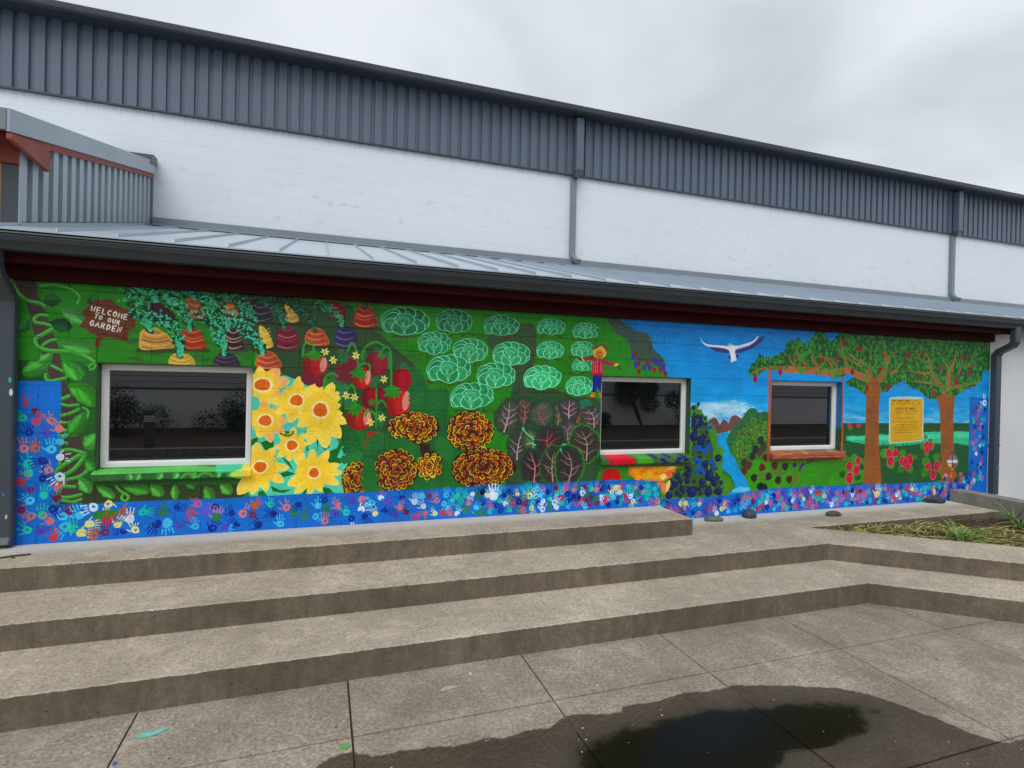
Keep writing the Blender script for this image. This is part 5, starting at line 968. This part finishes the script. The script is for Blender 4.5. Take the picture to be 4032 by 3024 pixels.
for x, y, c, r in ((1.841, -2.181, (.4, .42, .38), .02), (1.947, -2.254, (.7, .12, .1), .008), (2.679, -2.138, (.7, .12, .12), .01), (.98, -2.01, (.6, .6, .6), .012), (-.955, -2.33, (.05, .12, .6), .012)): splash('paint_spot', blob(x, y, r, r), .003, c, pav)

# the terrace steps
Z1, Z2, Z3 = .543, .364, .190; YS1, YS2, YS3 = -.631, -1.252, -1.866
stp = thing('concrete_steps', '', ''); del stp['label'], stp['category']; stp['kind'] = 'structure'
def step_mesh(name, poly, z0, z1, chips=.004):
    """slab with cut edges resampled and slightly worn"""
    P = []
    n = len(poly)
    for i in range(n):
        a, b = Vector(poly[i]), Vector(poly[(i+1) % n]); L = (b-a).length; k = max(1, int(L/.035)) if (-9 < a.x and a.y < -.05 or b.y < -.05) and L < 30 else 1
        P += [tuple(a+(b-a)*t/k) for t in range(k)]
    A = P; m = len(A)
    top = []; edge = []
    for i in range(m):
        p, q, r = Vector(A[i-1]), Vector(A[i]), Vector(A[(i+1) % m]); t = (r-p).normalized(); nn = Vector((t.y, -t.x))
        c = .008+rnd.uniform(-.0012, .0012); w = rnd.uniform(-.0006, .0006)
        top.append((q.x-nn.x*c, q.y-nn.y*c, z1)); edge.append((q.x+nn.x*w, q.y+nn.y*w, z1-c*rnd.uniform(.5, 1.1)))
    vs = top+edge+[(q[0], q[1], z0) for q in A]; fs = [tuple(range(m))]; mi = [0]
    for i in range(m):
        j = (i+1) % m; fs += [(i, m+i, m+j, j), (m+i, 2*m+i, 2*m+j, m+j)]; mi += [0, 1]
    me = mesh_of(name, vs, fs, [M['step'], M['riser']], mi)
    bm = bmesh.new(); bm.from_mesh(me); bmesh.ops.triangulate(bm, faces=[f for f in bm.faces if len(f.verts) > 4]); bm.to_mesh(me); bm.free()
    return link(name, me, stp)
d3 = Vector((.788, -.616)); 
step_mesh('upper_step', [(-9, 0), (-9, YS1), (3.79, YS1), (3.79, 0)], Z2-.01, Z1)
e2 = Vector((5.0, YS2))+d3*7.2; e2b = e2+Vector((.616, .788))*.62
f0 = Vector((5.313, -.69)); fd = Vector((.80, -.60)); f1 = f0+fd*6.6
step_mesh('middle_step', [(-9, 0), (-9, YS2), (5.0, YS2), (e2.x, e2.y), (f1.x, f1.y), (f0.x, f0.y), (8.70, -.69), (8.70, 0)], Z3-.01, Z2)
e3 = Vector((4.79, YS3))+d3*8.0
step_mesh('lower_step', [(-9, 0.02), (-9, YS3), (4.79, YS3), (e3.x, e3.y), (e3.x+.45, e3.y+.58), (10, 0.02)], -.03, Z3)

# soil of the planting bed
bv = []; bf = []; nu, nv = 40, 26
for j in range(nv):
    for i in range(nu):
        u, v = i/(nu-1), j/(nv-1); x = 5.25+u*5.6; yf = -.69-(x-5.313)*.75-.12; yb = -.66; y = yf+(yb-yf)*v if x > 5.35 else -.66-v*.05
        z = .285+.03*math.sin(x*3+y*5)+rnd.uniform(-.012, .012)-.03*(1-v)*0-.04*math.exp(-((y-yb)/.12)**2)
        bv.append((x, y, z))
for j in range(nv-1):
    for i in range(nu-1): bf.append((j*nu+i, j*nu+i+1, (j+1)*nu+i+1, (j+1)*nu+i))
link('planting_bed', mesh_of('planting_bed', bv, bf, M['soil'], smooth_=True), kind='structure')

# ---------------------------------------------------------------- low mural building
GB = thing('mural_building', 'low block building wearing the painted garden mural under a pale metal roof', 'building')
WIN = [(-1.815, -.608), (2.993, 4.204), (5.427, 6.630)]
HZ0, HZ1 = 1.125, 2.0575
ZPH = .0458+.2013*0      # course lines fall at .447, .648 ... 2.0575
holes = [(a, b, HZ0, HZ1) for a, b in WIN]
nb = block_wall(GB, -2.40, 9.60, .30, 2.722, 0., -2.22, .0443, holes, M['mural'], c=.0042)
core = MB(); 
def wallcore(mb, x0, x1, z0, z1, y0, y1, hs):
    xs = sorted([x0, x1]+[v for h in hs for v in h[:2]])
    for a, b in zip(xs[:-1], xs[1:]):
        h = [q for q in hs if abs(q[0]-a) < 1e-6]
        if h: mb.box(a, b, y0, y1, z0, h[0][2]); mb.box(a, b, y0, y1, h[0][3], z1)
        else: mb.box(a, b, y0, y1, z0, z1)
wallcore(core, -2.40, 9.60, .30, 2.95, .062, .20, holes)
core.link('wall_core', M['white2'], GB)
MB().box(9.603, 14.5, .004, .2, .2, 2.95).link('white_end_wall', M['white2'], GB)
MB().box(-9, -2.405, .004, .2, .3, 3.14).link('ochre_wall', M['orange'], GB)
for k, (a, b) in enumerate(WIN):
    w = thing('window', '', ''); del w['label'], w['category']; w.parent = GB; w['label'] = ('widest-looking left window with a dark pane', 'middle window beside the painted scarecrow', 'right window framed by a painted branch')[k]
    # reveals
    rv = MB(); rv.add([(a, .0605, HZ0), (a, .20, HZ0), (a, .20, HZ1), (a, .0605, HZ1), (b, .0605, HZ0), (b, .20, HZ0), (b, .20, HZ1), (b, .0605, HZ1)], [(0, 1, 2, 3), (5, 4, 7, 6), (3, 2, 6, 7)])
    lin = MB(); lin.box(a+.0005, a+.004, .004, .118, HZ0, HZ1); lin.box(b-.004, b-.0005, .004, .118, HZ0, HZ1); lin.box(a+.004, b-.004, .004, .118, HZ1-.004, HZ1-.0005)
    if k == 2:
        lin = MB(); lin.box(a+.0005, a+.004, .004, .118, HZ0, HZ1, m=1); lin.box(b-.004, b-.0005, .004, .118, HZ0, 1.43, m=1); lin.box(b-.004, b-.0005, .004, .118, 1.43, HZ1); lin.box(a+.004, b-.004, .004, .118, HZ1-.004, HZ1-.0005)
    lin.link('reveal', [M['blue_reveal'], M['green_reveal']] if k == 2 else M['green_reveal'], w)
    x0, x1, z0, z1 = a+.006, b-.006, HZ0+.022, HZ1-.006; fw = .042
    fr = MB()
    for (p, q, r, s) in ((x0, x1, z0, z0+fw), (x0, x1, z1-fw, z1), (x0, x0+fw, z0+fw, z1-fw), (x1-fw, x1, z0+fw, z1-fw)): fr.box(p, q, .085, .15, r, s, .005)
    for (p, q, r, s) in ((x0+fw-.003, x1-fw+.003, z0+fw-.003, z0+fw+.012), (x0+fw-.003, x1-fw+.003, z1-fw-.012, z1-fw+.003), (x0+fw-.003, x0+fw+.012, z0+fw+.012, z1-fw-.012), (x1-fw-.012, x1-fw+.003, z0+fw+.012, z1-fw-.012)): fr.box(p, q, .100, .145, r, s)
    fr.link('frame', M['vinyl'], w)
    MB().box(x0+fw+.01, x1-fw-.01, .118, .126, z0+fw+.01, z1-fw-.01).link('pane', M['glass'], w)
    sl = MB(); sl.prism([(-.058, HZ0-.073), (-.062, HZ0-.062), (-.062, HZ0-.012), (-.052, HZ0-.001), (.10, HZ0+.026), (.10, HZ0-.07)], 'x', a-.012 if k != 1 else a, b+.006)
    sl.link('sill', M['mural'], w, bevel=.003)
    MB().box(a-.1, b+.1, .21, .24, .9, 2.3).link('dark_interior', flat_mat('dark_room', (.01, .01, .01)), w)
# eave: fascia board, soffit, frieze, gutter
MB().box(-9, 9.60, -.060, -.006, 2.7225, 2.832, .004).link('frieze_board', M['red'], GB)
MB().box(-9, 9.64, -.205, .0, 2.834, 2.850).link('soffit_board', M['red'], GB)
MB().box(-9, 9.70, -.222, -.207, 2.826, 3.04, .003).link('fascia_board', M['red'], GB)
gt = MB(); gt.prism([(-.225, 2.902), (-.30, 2.902), (-.316, 2.910), (-.320, 2.926), (-.332, 2.955), (-.348, 2.975), (-.354, 3.010), (-.350, 3.024), (-.356, 3.030), (-.364, 3.025), (-.361, 3.037), (-.346, 3.037), (-.340, 3.022), (-.338, 2.98), (-.322, 2.957), (-.306, 2.918), (-.24, 2.912), (-.24, 3.03), (-.225, 3.03)], 'x', -9, 20.8)
gt.link('gutter', M['gutter'], GB)
# standing-seam roof
RS = .2622
def rz(y): return 3.155+RS*y
px_ = -9.26
seams = []
x = -1.99-.4026*18
while x < 20.4:
    me_b = MB(); w = .4026; y0 = -.335; y1 = 3.60
    me_b.add([(0, y0, rz(y0)), (w, y0, rz(y0)), (w, y1, rz(y1)), (0, y1, rz(y1)), (0, y0, rz(y0)-.012), (w, y0, rz(y0)-.012)], [(0, 1, 2, 3), (4, 5, 1, 0)])
    for u0, u1, hh in ((-.004, .004, .030),):
        me_b.add([(u0, y0-.004, rz(y0)-.004), (u1, y0-.004, rz(y0)-.004), (u1, y0+.006, rz(y0)+hh), (u0, y0+.006, rz(y0)+hh), (u0, y1, rz(y1)), (u1, y1, rz(y1)), (u1, y1, rz(y1)+hh), (u0, y1, rz(y1)+hh)],
            [(0, 1, 2, 3), (0, 3, 7, 4), (1, 5, 6, 2), (3, 2, 6, 7)], 1)
    if 'roof_me' not in globals():
        roof_me = mesh_of('roof_panel', me_b.v, me_b.f, [M['roof'], M['seam']], me_b.mi)
    link('roof_panel', roof_me, GB, (x, 0, 0)); x += w
# flashing against the hall wall
fl = MB(); fl.prism([(3.43, rz(3.43)+.012), (3.56, rz(3.56)+.002+.012), (3.60, 4.10), (3.66, 4.105), (3.672, 4.215), (3.716, 4.235), (3.716, 4.250), (3.66, 4.235), (3.652, 4.125), (3.585, 4.12), (3.55, rz(3.55)+.028), (3.43, rz(3.43)+.022)], 'x', -2.36, 21.0)
fl.link('flashing', M['trimg'], GB)
# downpipes of the low building
rp = MB(); rp.tube([(9.66, -.285, 2.93), (9.66, -.285, 2.72), (9.66, -.255, 2.665), (9.66, -.085, 2.575), (9.66, -.050, 2.52), (9.66, -.050, .42)], .115, .082)
for zz in (1.15,): rp.box(9.597, 9.723, -.094, -.004, zz, zz+.02)
rp.link('downpipe', M['pipe'], GB, label='dark box downpipe elbowing in at the right end of the mural')
lp = MB(); lp.tube([(-2.405, -.285, 2.93), (-2.405, -.285, 2.78), (-2.405, -.25, 2.72), (-2.405, -.09, 2.60), (-2.405, -.05, 2.54), (-2.405, -.05, .62), (-2.405, -.085, .56)], .11, .085)
lp.link('downpipe', M['pipe'], GB, label='dark box downpipe at the left end of the mural with a smear of blue paint')
for xx, zz, c, r in ((-2.37, 1.9, (.05, .5, .42), .018), (-2.362, 1.80, (.7, .7, .7), .022), (-2.40, .98, (.05, .2, .6), .012), (-2.38, .80, (.6, .6, .6), .014)):
    P = [(xx+r*.6*cos(t), -.0945, zz+r*sin(t)*1.4) for t in [2*pi*k/8 for k in range(8)]]; link('paint_smear', mesh_of('paint_smear', P, [tuple(range(8))], flat_mat('smear', c)), GB)

for zz, dx, r, c in ((1.42, .02, .028, (.03, .16, .5)), (1.05, -.03, .03, (.02, .12, .42)), (.82, .03, .035, (.03, .2, .55)), (.66, .0, .02, (.02, .10, .4))):
    P = [(9.66+dx+r*cos(t)*mr.uniform(.5, 1.1), -.0925, zz+r*sin(t)*mr.uniform(.7, 1.7)) for t in [2*pi*k/9 for k in range(9)]]; link('paint_smear', mesh_of('paint_smear', P, [tuple(range(9))], flat_mat('smear', c)), GB)

# ---------------------------------------------------------------- tall hall behind
HB = thing('hall_building', 'tall white block hall with slate ribbed cladding behind the low roof', 'building')
YH = 3.73
block_wall(HB, -6.0, 22.0, 3.95, 5.78, YH, -4.0, 5.775-.2013*20, [], M['white'], c=.0022, limit=300)
MB().box(-6.0, 22.0, YH+.062, YH+.3, -.0, 6.9).link('wall_core', M['white2'], HB)
RIB = .1807; prof = [(0, 0), (.112, 0), (.119, .038), (.174, .038), (.1807, 0)]
def clad_mesh(nrib, z0, z1, name, mat, z1b=None, z0b=None):
    pts = []
    for k in range(nrib): pts += [(k*RIB+a, b) for a, b in prof[:-1]]
    pts.append((nrib*RIB, 0)); n = len(pts); W = nrib*RIB
    f0 = lambda a: z0+((z0b-z0)*a/W if z0b is not None else 0); f1 = lambda a: z1+((z1b-z1)*a/W if z1b is not None else 0)
    vs = [(a, b, f0(a)) for a, b in pts]+[(a, b, f1(a)) for a, b in pts]; return mesh_of(name, vs, [(i, i+1, n+i+1, n+i) for i in range(n-1)], mat)
cm_ = clad_mesh(5, 5.79, 6.86, 'cladding_panel', M['clad']); x = -4.1465-5*RIB*2
while x < 21.5: link('cladding_panel', cm_, HB, (x, YH-.045, 0)); x += 5*RIB
MB().box(-6, 22, YH-.058, YH+.0, 5.772, 5.792).link('drip_trim', M['trimd'], HB)
hg = MB(); hg.prism([(YH, 6.82), (YH-.20, 6.815), (YH-.23, 6.80), (YH-.33, 6.795), (YH-.37, 6.81), (YH-.375, 6.83), (YH-.38, 6.885), (YH-.36, 6.90), (YH, 6.93)], 'x', -6, 22.0)
hg.link('eave_gutter', M['gutter'], HB)
MB().prism([(YH-.37, 6.90), (YH+4, 7.5), (YH+4, 7.4), (YH-.37, 6.89)], 'x', -6, 22).link('roof_deck', M['trimd'], HB)
for i, (xa, xc) in enumerate(((4.295, 4.345), (14.42, 14.47))):
    MB().box(xc-.07, xc+.075, YH-.20, YH-.062, 5.83, 6.78, .006).link('downpipe_cover', M['clad'], HB)
    MB().prism([(xc-.07, 5.83), (xc+.075, 5.83), (xa+.06, 5.70), (xa-.045, 5.70)], 'y', YH-.19, YH-.07).link('funnel', M['trimd'], HB)
    q = MB(); q.tube([(xa, YH-.06, 5.72), (xa, YH-.06, 4.40), (xa, YH-.065, 4.31), (xa+.02, YH-.12, 4.225), (xa+.07, YH-.19, 4.175)], .095, .085); q.link('downpipe', M['trimg'], HB)

# ---------------------------------------------------------------- left shed roof above the low roof
SB = thing('shed_roof_block', 'grey ribbed shed roof block rising from the low roof at far left', 'building')
XS = -2.385
def sz(y): return rz(y)+.035
sm_ = MB(); yy = .06; k = 0; per = .1925
side_pts = []
while yy < 3.70:
    for a, b in ((0, 0), (.098, 0), (.102, -.048), (.189, -.048)): side_pts.append((min(yy+a, 3.715), b))
    yy += per
for a in range(0, len(side_pts)-1, 20):
    seg = side_pts[a:a+21]; n = len(seg)
    vs = [(XS+b, y_, sz(y_)) for y_, b in seg]+[(XS+b, y_, 3.905+.2624*(y_+.0)) for y_, b in seg]
    link('cladding_panel', mesh_of('cladding_panel', vs, [(i, i+1, n+i+1, n+i) for i in range(n-1)], M['clad2']), SB)
MB().box(-9, XS-.04, .10, 3.71, 3.1, 3.85).link('inner_wall', M['trimd'], SB)
MB().box(-2.505, XS-.002, .028, .075, rz(.03)+.02, 3.665).link('front_panel', M['trimd'], SB)
MB().box(XS-.002, XS+.004, .028, .062, rz(.03)+.02, 3.9).link('corner_trim', M['clad2'], SB)
MB().box(-9, -2.507, .03, .09, 3.0, 3.9).link('ochre_infill', M['orange'], SB)
MB().box(-9, XS+.003, .0, .026, 3.667, 3.90).link('header_board', M['redb'], SB)
def rake(name, y0, y1, zb0, zt0, x0, x1, mat, sl=.2622):
    MB().add([(x0, y0, zb0), (x1, y0, zb0), (x1, y1, zb0+sl*(y1-y0)), (x0, y1, zb0+sl*(y1-y0)), (x0, y0, zt0), (x1, y0, zt0), (x1, y1, zt0+sl*(y1-y0)), (x0, y1, zt0+sl*(y1-y0))],
        [(0, 3, 2, 1), (4, 5, 6, 7), (0, 1, 5, 4), (1, 2, 6, 5), (2, 3, 7, 6), (3, 0, 4, 7)]).link(name, mat, SB)
rake('rake_trim', -.255, 3.655, 3.830, 4.008, -2.350, -2.330, M['clad2']); rake('rake_board', -.20, 3.62, 3.785, 3.90, -2.372, -2.352, M['redb'])
rake('roof_sheet', -.25, 3.655, 3.99, 4.00, -9, -2.352, M['roof']); rake('soffit', -.2, 3.62, 3.86, 3.875, -9, -2.374, M['redb'])
MB().box(-9, -2.352, -.262, -.24, 3.84, 4.005).link('front_gutter', M['trimg'], SB)
br = MB(); br.prism([(-.257, 3.775), (-.257, 3.815), (.37, 3.95), (.375, 3.735)], 'x', -2.350, -2.312); br.link('bracket', M['redb'], SB)
ck = MB(); ck.prism([(3.35, 4.90), (3.70, 4.98), (3.70, 5.09), (3.50, 5.075)], 'x', -2.9, -2.322); ck.link('saddle_flashing', M['trimd'], SB)
MB().box(XS-.01, XS+.012, 3.70, 3.725, 4.14, 4.86).link('end_trim', M['trimg'], SB)

# ---------------------------------------------------------------- low concrete wall, rocks, twig
lw = MB(); lw.box(8.72, 8.98, -4.4, -.035, .05, .526, .006); lw.link('retaining_wall', M['lowwall'], None, label='low grey concrete wall running out from the right end of the mural', category='wall')
def rock(x, y, z, a, b, h, rot, col, label, seed):
    r = random.Random(seed); bm = bmesh.new(); bmesh.ops.create_icosphere(bm, subdivisions=3, radius=1.)
    fr = [Vector((r.uniform(-1, 1), r.uniform(-1, 1), r.uniform(-1, 1))).normalized() for _ in range(6)]
    for v in bm.verts:
        k = 1
        for q in fr:
            d = v.co.normalized().dot(q)
            if d > .72: k -= (d-.72)*.4
        zz = v.co.z*k; zz = max(zz, -.55); v.co = Vector((v.co.x*k*a, v.co.y*k*b, zz*h))
    me = bpy.data.meshes.new('rock'); bm.to_mesh(me); bm.free(); me.materials.append(flat_mat('rock_paint', col, .6, .35, 14)); me.polygons.foreach_set('use_smooth', [True]*len(me.polygons))
    link('painted_rock', me, None, (x, y, z+.55*h), (0, 0, rot), label=label, category='rock', group='rocks lying along the foot of the mural')
rock(4.43, -.17, Z2, .125, .055, .038, -.35, (.13, .17, .09), 'long flat green rock nearest the end of the upper step', 1)
rock(5.0, -.13, Z2, .10, .085, .07, .2, (.045, .06, .10), 'rounded rock painted dark blue below the river in the mural', 2)
rock(6.13, -.33, Z2, .12, .05, .042, -.15, (.075, .072, .066), 'flat dark grey rock standing clear of the wall by the bed', 3)
rock(8.32, -.10, Z2, .15, .06, .065, -.35, (.04, .045, .065), 'dark rock against the wall near the retaining wall', 4)
tw = MB(); tw.tube([(-2.30, -.38, Z1+.006), (-2.22, -.36, Z1+.012), (-2.12, -.33, Z1+.007)], .010, .010, side=Vector((0, 1, 0))); tw.tube([(-2.24, -.365, Z1+.010), (-2.19, -.40, Z1+.006)], .007, .007, side=Vector((0, 1, 0)))
tw.link('twig', flat_mat('twig_bark', (.05, .035, .025)), None, label='small dark dead twig on the upper step at far left', category='twig')

gr_ = MB(); r5 = random.Random(77)
def inside(P, x, y): return float(sdist(P, np.array([x]), np.array([y]))[0]) > 0
for k in range(420):
    x = r5.uniform(-2.5, 6); y = r5.uniform(-4.3, -.1)
    z = 0.002 if y < YS3-.02 else (Z3+.001 if y < YS2-.03 else (Z2+.001 if y < YS1-.03 or x > 3.82 else Z1+.001))
    if x > 4.7 and y < -.6: continue
    s_ = r5.uniform(.0025, .006) if r5.random() < .85 else r5.uniform(.006, .010); a = r5.uniform(0, 3.14)
    vs = [(x+s_*cos(a+q)*r5.uniform(.7, 1.2), y+s_*sin(a+q)*r5.uniform(.7, 1.2), z) for q in (0, 1.5, 3.1, 4.6)]+[(x, y, z+s_*.6)]
    gr_.add(vs, [(0, 1, 4), (1, 2, 4), (2, 3, 4), (3, 0, 4)], 0 if r5.random() < .6 else 1)
gr_.link('grit', [flat_mat('pale_grit', (.62, .60, .54)), flat_mat('dark_grit', (.06, .045, .03))], None, kind='stuff', label='scattered pale and dark grit on the paving and steps', category='grit')

# ---------------------------------------------------------------- plants in the bed
def blade(mb, base, az, length, lift, width, droop, m=0, seg=7):
    d = Vector((cos(az), sin(az), 0)); s = Vector((-sin(az), cos(az), 0)); p = Vector(base); el = lift; pts = []
    for i in range(seg+1):
        t = i/seg; w = width*(1-t**1.6)*(.55+.45*min(1, t*5))+.0006
        pts.append((p+s*w/2, p-Vector((0, 0, w*.25)), p-s*w/2)); el2 = el-droop*t; p = p+(d*cos(el2)+Vector((0, 0, 1))*sin(el2))*length/seg
    b = len(mb.v); 
    for a, c, e_ in pts: mb.v += [tuple(a), tuple(c), tuple(e_)]
    for i in range(seg):
        q = b+i*3; mb.f += [(q, q+1, q+4, q+3), (q+1, q+2, q+5, q+4)]; mb.mi += [m, m]
def lily(x, y, z, n, L, label, lift0=1.2, seed=0, name='daylily', cat='plant', spread=1.):
    r = random.Random(seed); t = thing(name, label, cat, (x, y, z), 'strappy plants in the planting bed')
    fan = MB(); old = MB()
    for k in range(n):
        az = r.uniform(0, 2*pi); far = r.random(); l_ = L*r.uniform(.55, 1.1); blade(fan if far < .8 else old, (r.gauss(0, .022), r.gauss(0, .022), 0), az, l_, lift0-far*.75*spread, r.uniform(.010, .018), r.uniform(1.0, 2.2), 0)
    fan.link('leaves', M['blade'], t, recalc=False)
    if old.f: old.link('yellow_leaves', M['blade2'], t, recalc=False)
lily(6.76, -1.40, .29, 40, .50, 'large green arching daylily clump in front of the bed, nearest the step edge', seed=5)
lily(8.22, -1.18, .29, 34, .50, 'daylily clump at the right edge of the photo beside the retaining wall', seed=6)
lily(5.96, -.82, .29, 8, .20, 'tiny pale sprout at the left tip of the bed', seed=8, name='sprout')
lily(6.27, -.98, .29, 9, .26, 'small yellow green seedling left of the large daylily', seed=9, name='sprout')
lily(6.45, -1.16, .29, 16, .30, 'low yellowish tuft flattened along the step edge', seed=12, name='sprout', lift0=.7)
lily(6.40, -.76, .29, 6, .2, 'little green tuft under the back kerb of the bed', seed=10, name='sprout')
lily(8.5, -.95, .29, 14, .46, 'thin upright tuft against the retaining wall', seed=11, name='sprout', spread=.5)
lily(7.3, -1.25, .29, 20, .34, 'low spreading green tuft between the two large daylilies', seed=14, lift0=.8)
lily(7.9, -1.75, .29, 16, .34, 'green tuft at the front edge of the bed near the photo right edge', seed=15, lift0=.9)
lit = MB(); r9 = random.Random(21)
for k in range(1300):
    x = r9.uniform(5.5, 9.2); yf = -.69-(x-5.313)*.75-.02; y = r9.uniform(yf, min(-.74, yf+1.3)) if r9.random() < .85 else r9.uniform(yf, -.74)
    if x > 8.6: continue
    blade(lit, (x, y, .30+r9.uniform(0, .03)), r9.gauss(-.6, .8) if r9.random() < .6 else r9.uniform(0, 6.3), r9.uniform(.12, .34), r9.uniform(0, .25), r9.uniform(.008, .015), r9.uniform(.1, .6), 0 if r9.random() < .5 else 1, 4)
lit.link('leaf_litter', [M['dead'], M['blade2']], None, recalc=False, kind='stuff', label='flattened yellow and brown dead blades covering the bed', category='leaf litter')
ch = MB()
for k in range(2600):
    x = r9.uniform(5.5, 8.7); yf = -.69-(x-5.313)*.75-.02; y = r9.uniform(yf, -.72); s = r9.uniform(.008, .024); a = r9.uniform(0, 3.14); z = .285+.03*math.sin(x*3+y*5)+r9.uniform(-.002, .022); c_a, s_a = cos(a)*s, sin(a)*s
    ch.add([(x-c_a, y-s_a, z), (x+s_a*.35, y-c_a*.35, z+.004), (x+c_a, y+s_a, z+r9.uniform(0, .012)), (x-s_a*.35, y+c_a*.35, z+.006)], [(0, 1, 2, 3)])
ch.link('mulch_chips', flat_mat('mulch_chip', (.085, .035, .02), .9, .6, 60), None, recalc=False, kind='stuff', label='dark red brown bark mulch in the planting bed', category='mulch')

# ---------------------------------------------------------------- what stands behind the camera and shows in the windows
OB = thing('opposite_hall', 'white walled hall with grey lap cladding across the yard, seen mirrored in the windows', 'building')
MB().box(-30, 45, -16.4, -16.0, 0, 1.45).link('white_base_wall', flat_mat('bright_white_wall', (.86, .87, .88), .6, .03), OB)
bd = MB().box(0, 75, 0, .045, 0, .19, .008)
bme = mesh_of('cladding_board', bd.v, bd.f, flat_mat('pale_lap_board', (.62, .64, .67), .4, .04))
for k in range(17): link('cladding_board', bme, OB, (-30, -15.96+.012*(k % 1), 1.50+.205*k), (radians(-6), 0, 0))
MB().box(-30, 45, -16.38, -15.97, 1.45, 5.0).link('upper_wall', M['trimd'], OB)
MB().box(-30, 45, -16.5, -15.7, 5.0, 5.25).link('eave', M['trimd'], OB)
mulch = MB().box(-30, 45, -15.95, -9.8, -.3, .12); struct(mulch.link('mulch_bank', M['soil']))
MB().box(-30, 45, -9.8, -9.5, -.02, .16, .01).link('kerb', M['lowwall'], None, kind='structure')
M['bush'] = leaf_mat('dark_shrub_leaf', (.012, .028, .010), (.03, .06, .018))
def shrub(x, y, r, h, n, seed, label, name='shrub', trunk=0.):
    q = random.Random(seed); t = thing(name, label, name.split('_')[-1], (x, y, .1)); cr = MB()
    cl = [(q.gauss(0, r*.4), q.gauss(0, r*.4), trunk+h*q.uniform(.15, .95), r*q.uniform(.3, .55)) for _ in range(9)]
    for k in range(n):
        c = q.choice(cl); v = Vector((q.gauss(0, 1), q.gauss(0, 1), q.gauss(0, 1))).normalized()*c[3]*q.uniform(.5, 1.05); p = Vector(c[:3])+v
        if p.z < .02: continue
        u = Vector((q.uniform(-1, 1), q.uniform(-1, 1), q.uniform(-1, 1))).normalized(); w = u.orthogonal().normalized(); s = q.uniform(.018, .042)
        cr.add([p-u*s, p+w*s*.5, p+u*s, p-w*s*.5], [(0, 1, 2, 3)])
    cr.link('crown', M['bush'], t, recalc=False)
    tk = MB()
    for k in range(5 if not trunk else 3):
        a = q.uniform(0, 6.28); c = cl[k]; tk.tube([(0, 0, -.1), (c[0]*.3, c[1]*.3, (trunk or h*.3)*.8), c[:3]], .035 if not trunk else .07, .035 if not trunk else .07)
    tk.link('trunk', flat_mat('shrub_bark', (.05, .04, .03)), t)
shrub(-5.9, -13.8, 1.3, 1.15, 7200, 31, 'wide dark shrub mirrored at the left of the left window'); shrub(-2.9, -14.6, 1.1, 1.0, 6000, 32, 'dark shrub mirrored in the middle of the left window')
shrub(13.2, -15.0, 1.15, 1.55, 14000, 33, 'small dark tree with a slim stem mirrored in the middle window', 'yard_tree', .62)
shrub(11.2, -14.8, .55, .5, 1800, 34, 'low shrub mirrored below the small tree'); shrub(15.8, -15.0, .8, .9, 3000, 35, 'shrub mirrored at the left edge of the right window')
bo = thing('bollard_light', 'black bollard light with white louvres mirrored in the left window', 'bollard light', (-4.0, -9.9, .16))
MB().box(-.09, .09, -.09, .09, 0, .62, .01).link('post', M['trimd'], bo); MB().box(-.095, .095, -.095, .095, .80, .92, .01).link('cap', M['trimd'], bo)
lm = MB()
for k in range(3): lm.box(-.088, .088, -.088, .088, .64+k*.055, .67+k*.055)
lm.link('louvre', M['vinyl'], bo); MB().box(-.05, .05, -.05, .05, .60, .82).link('lamp_core', M['trimd'], bo)
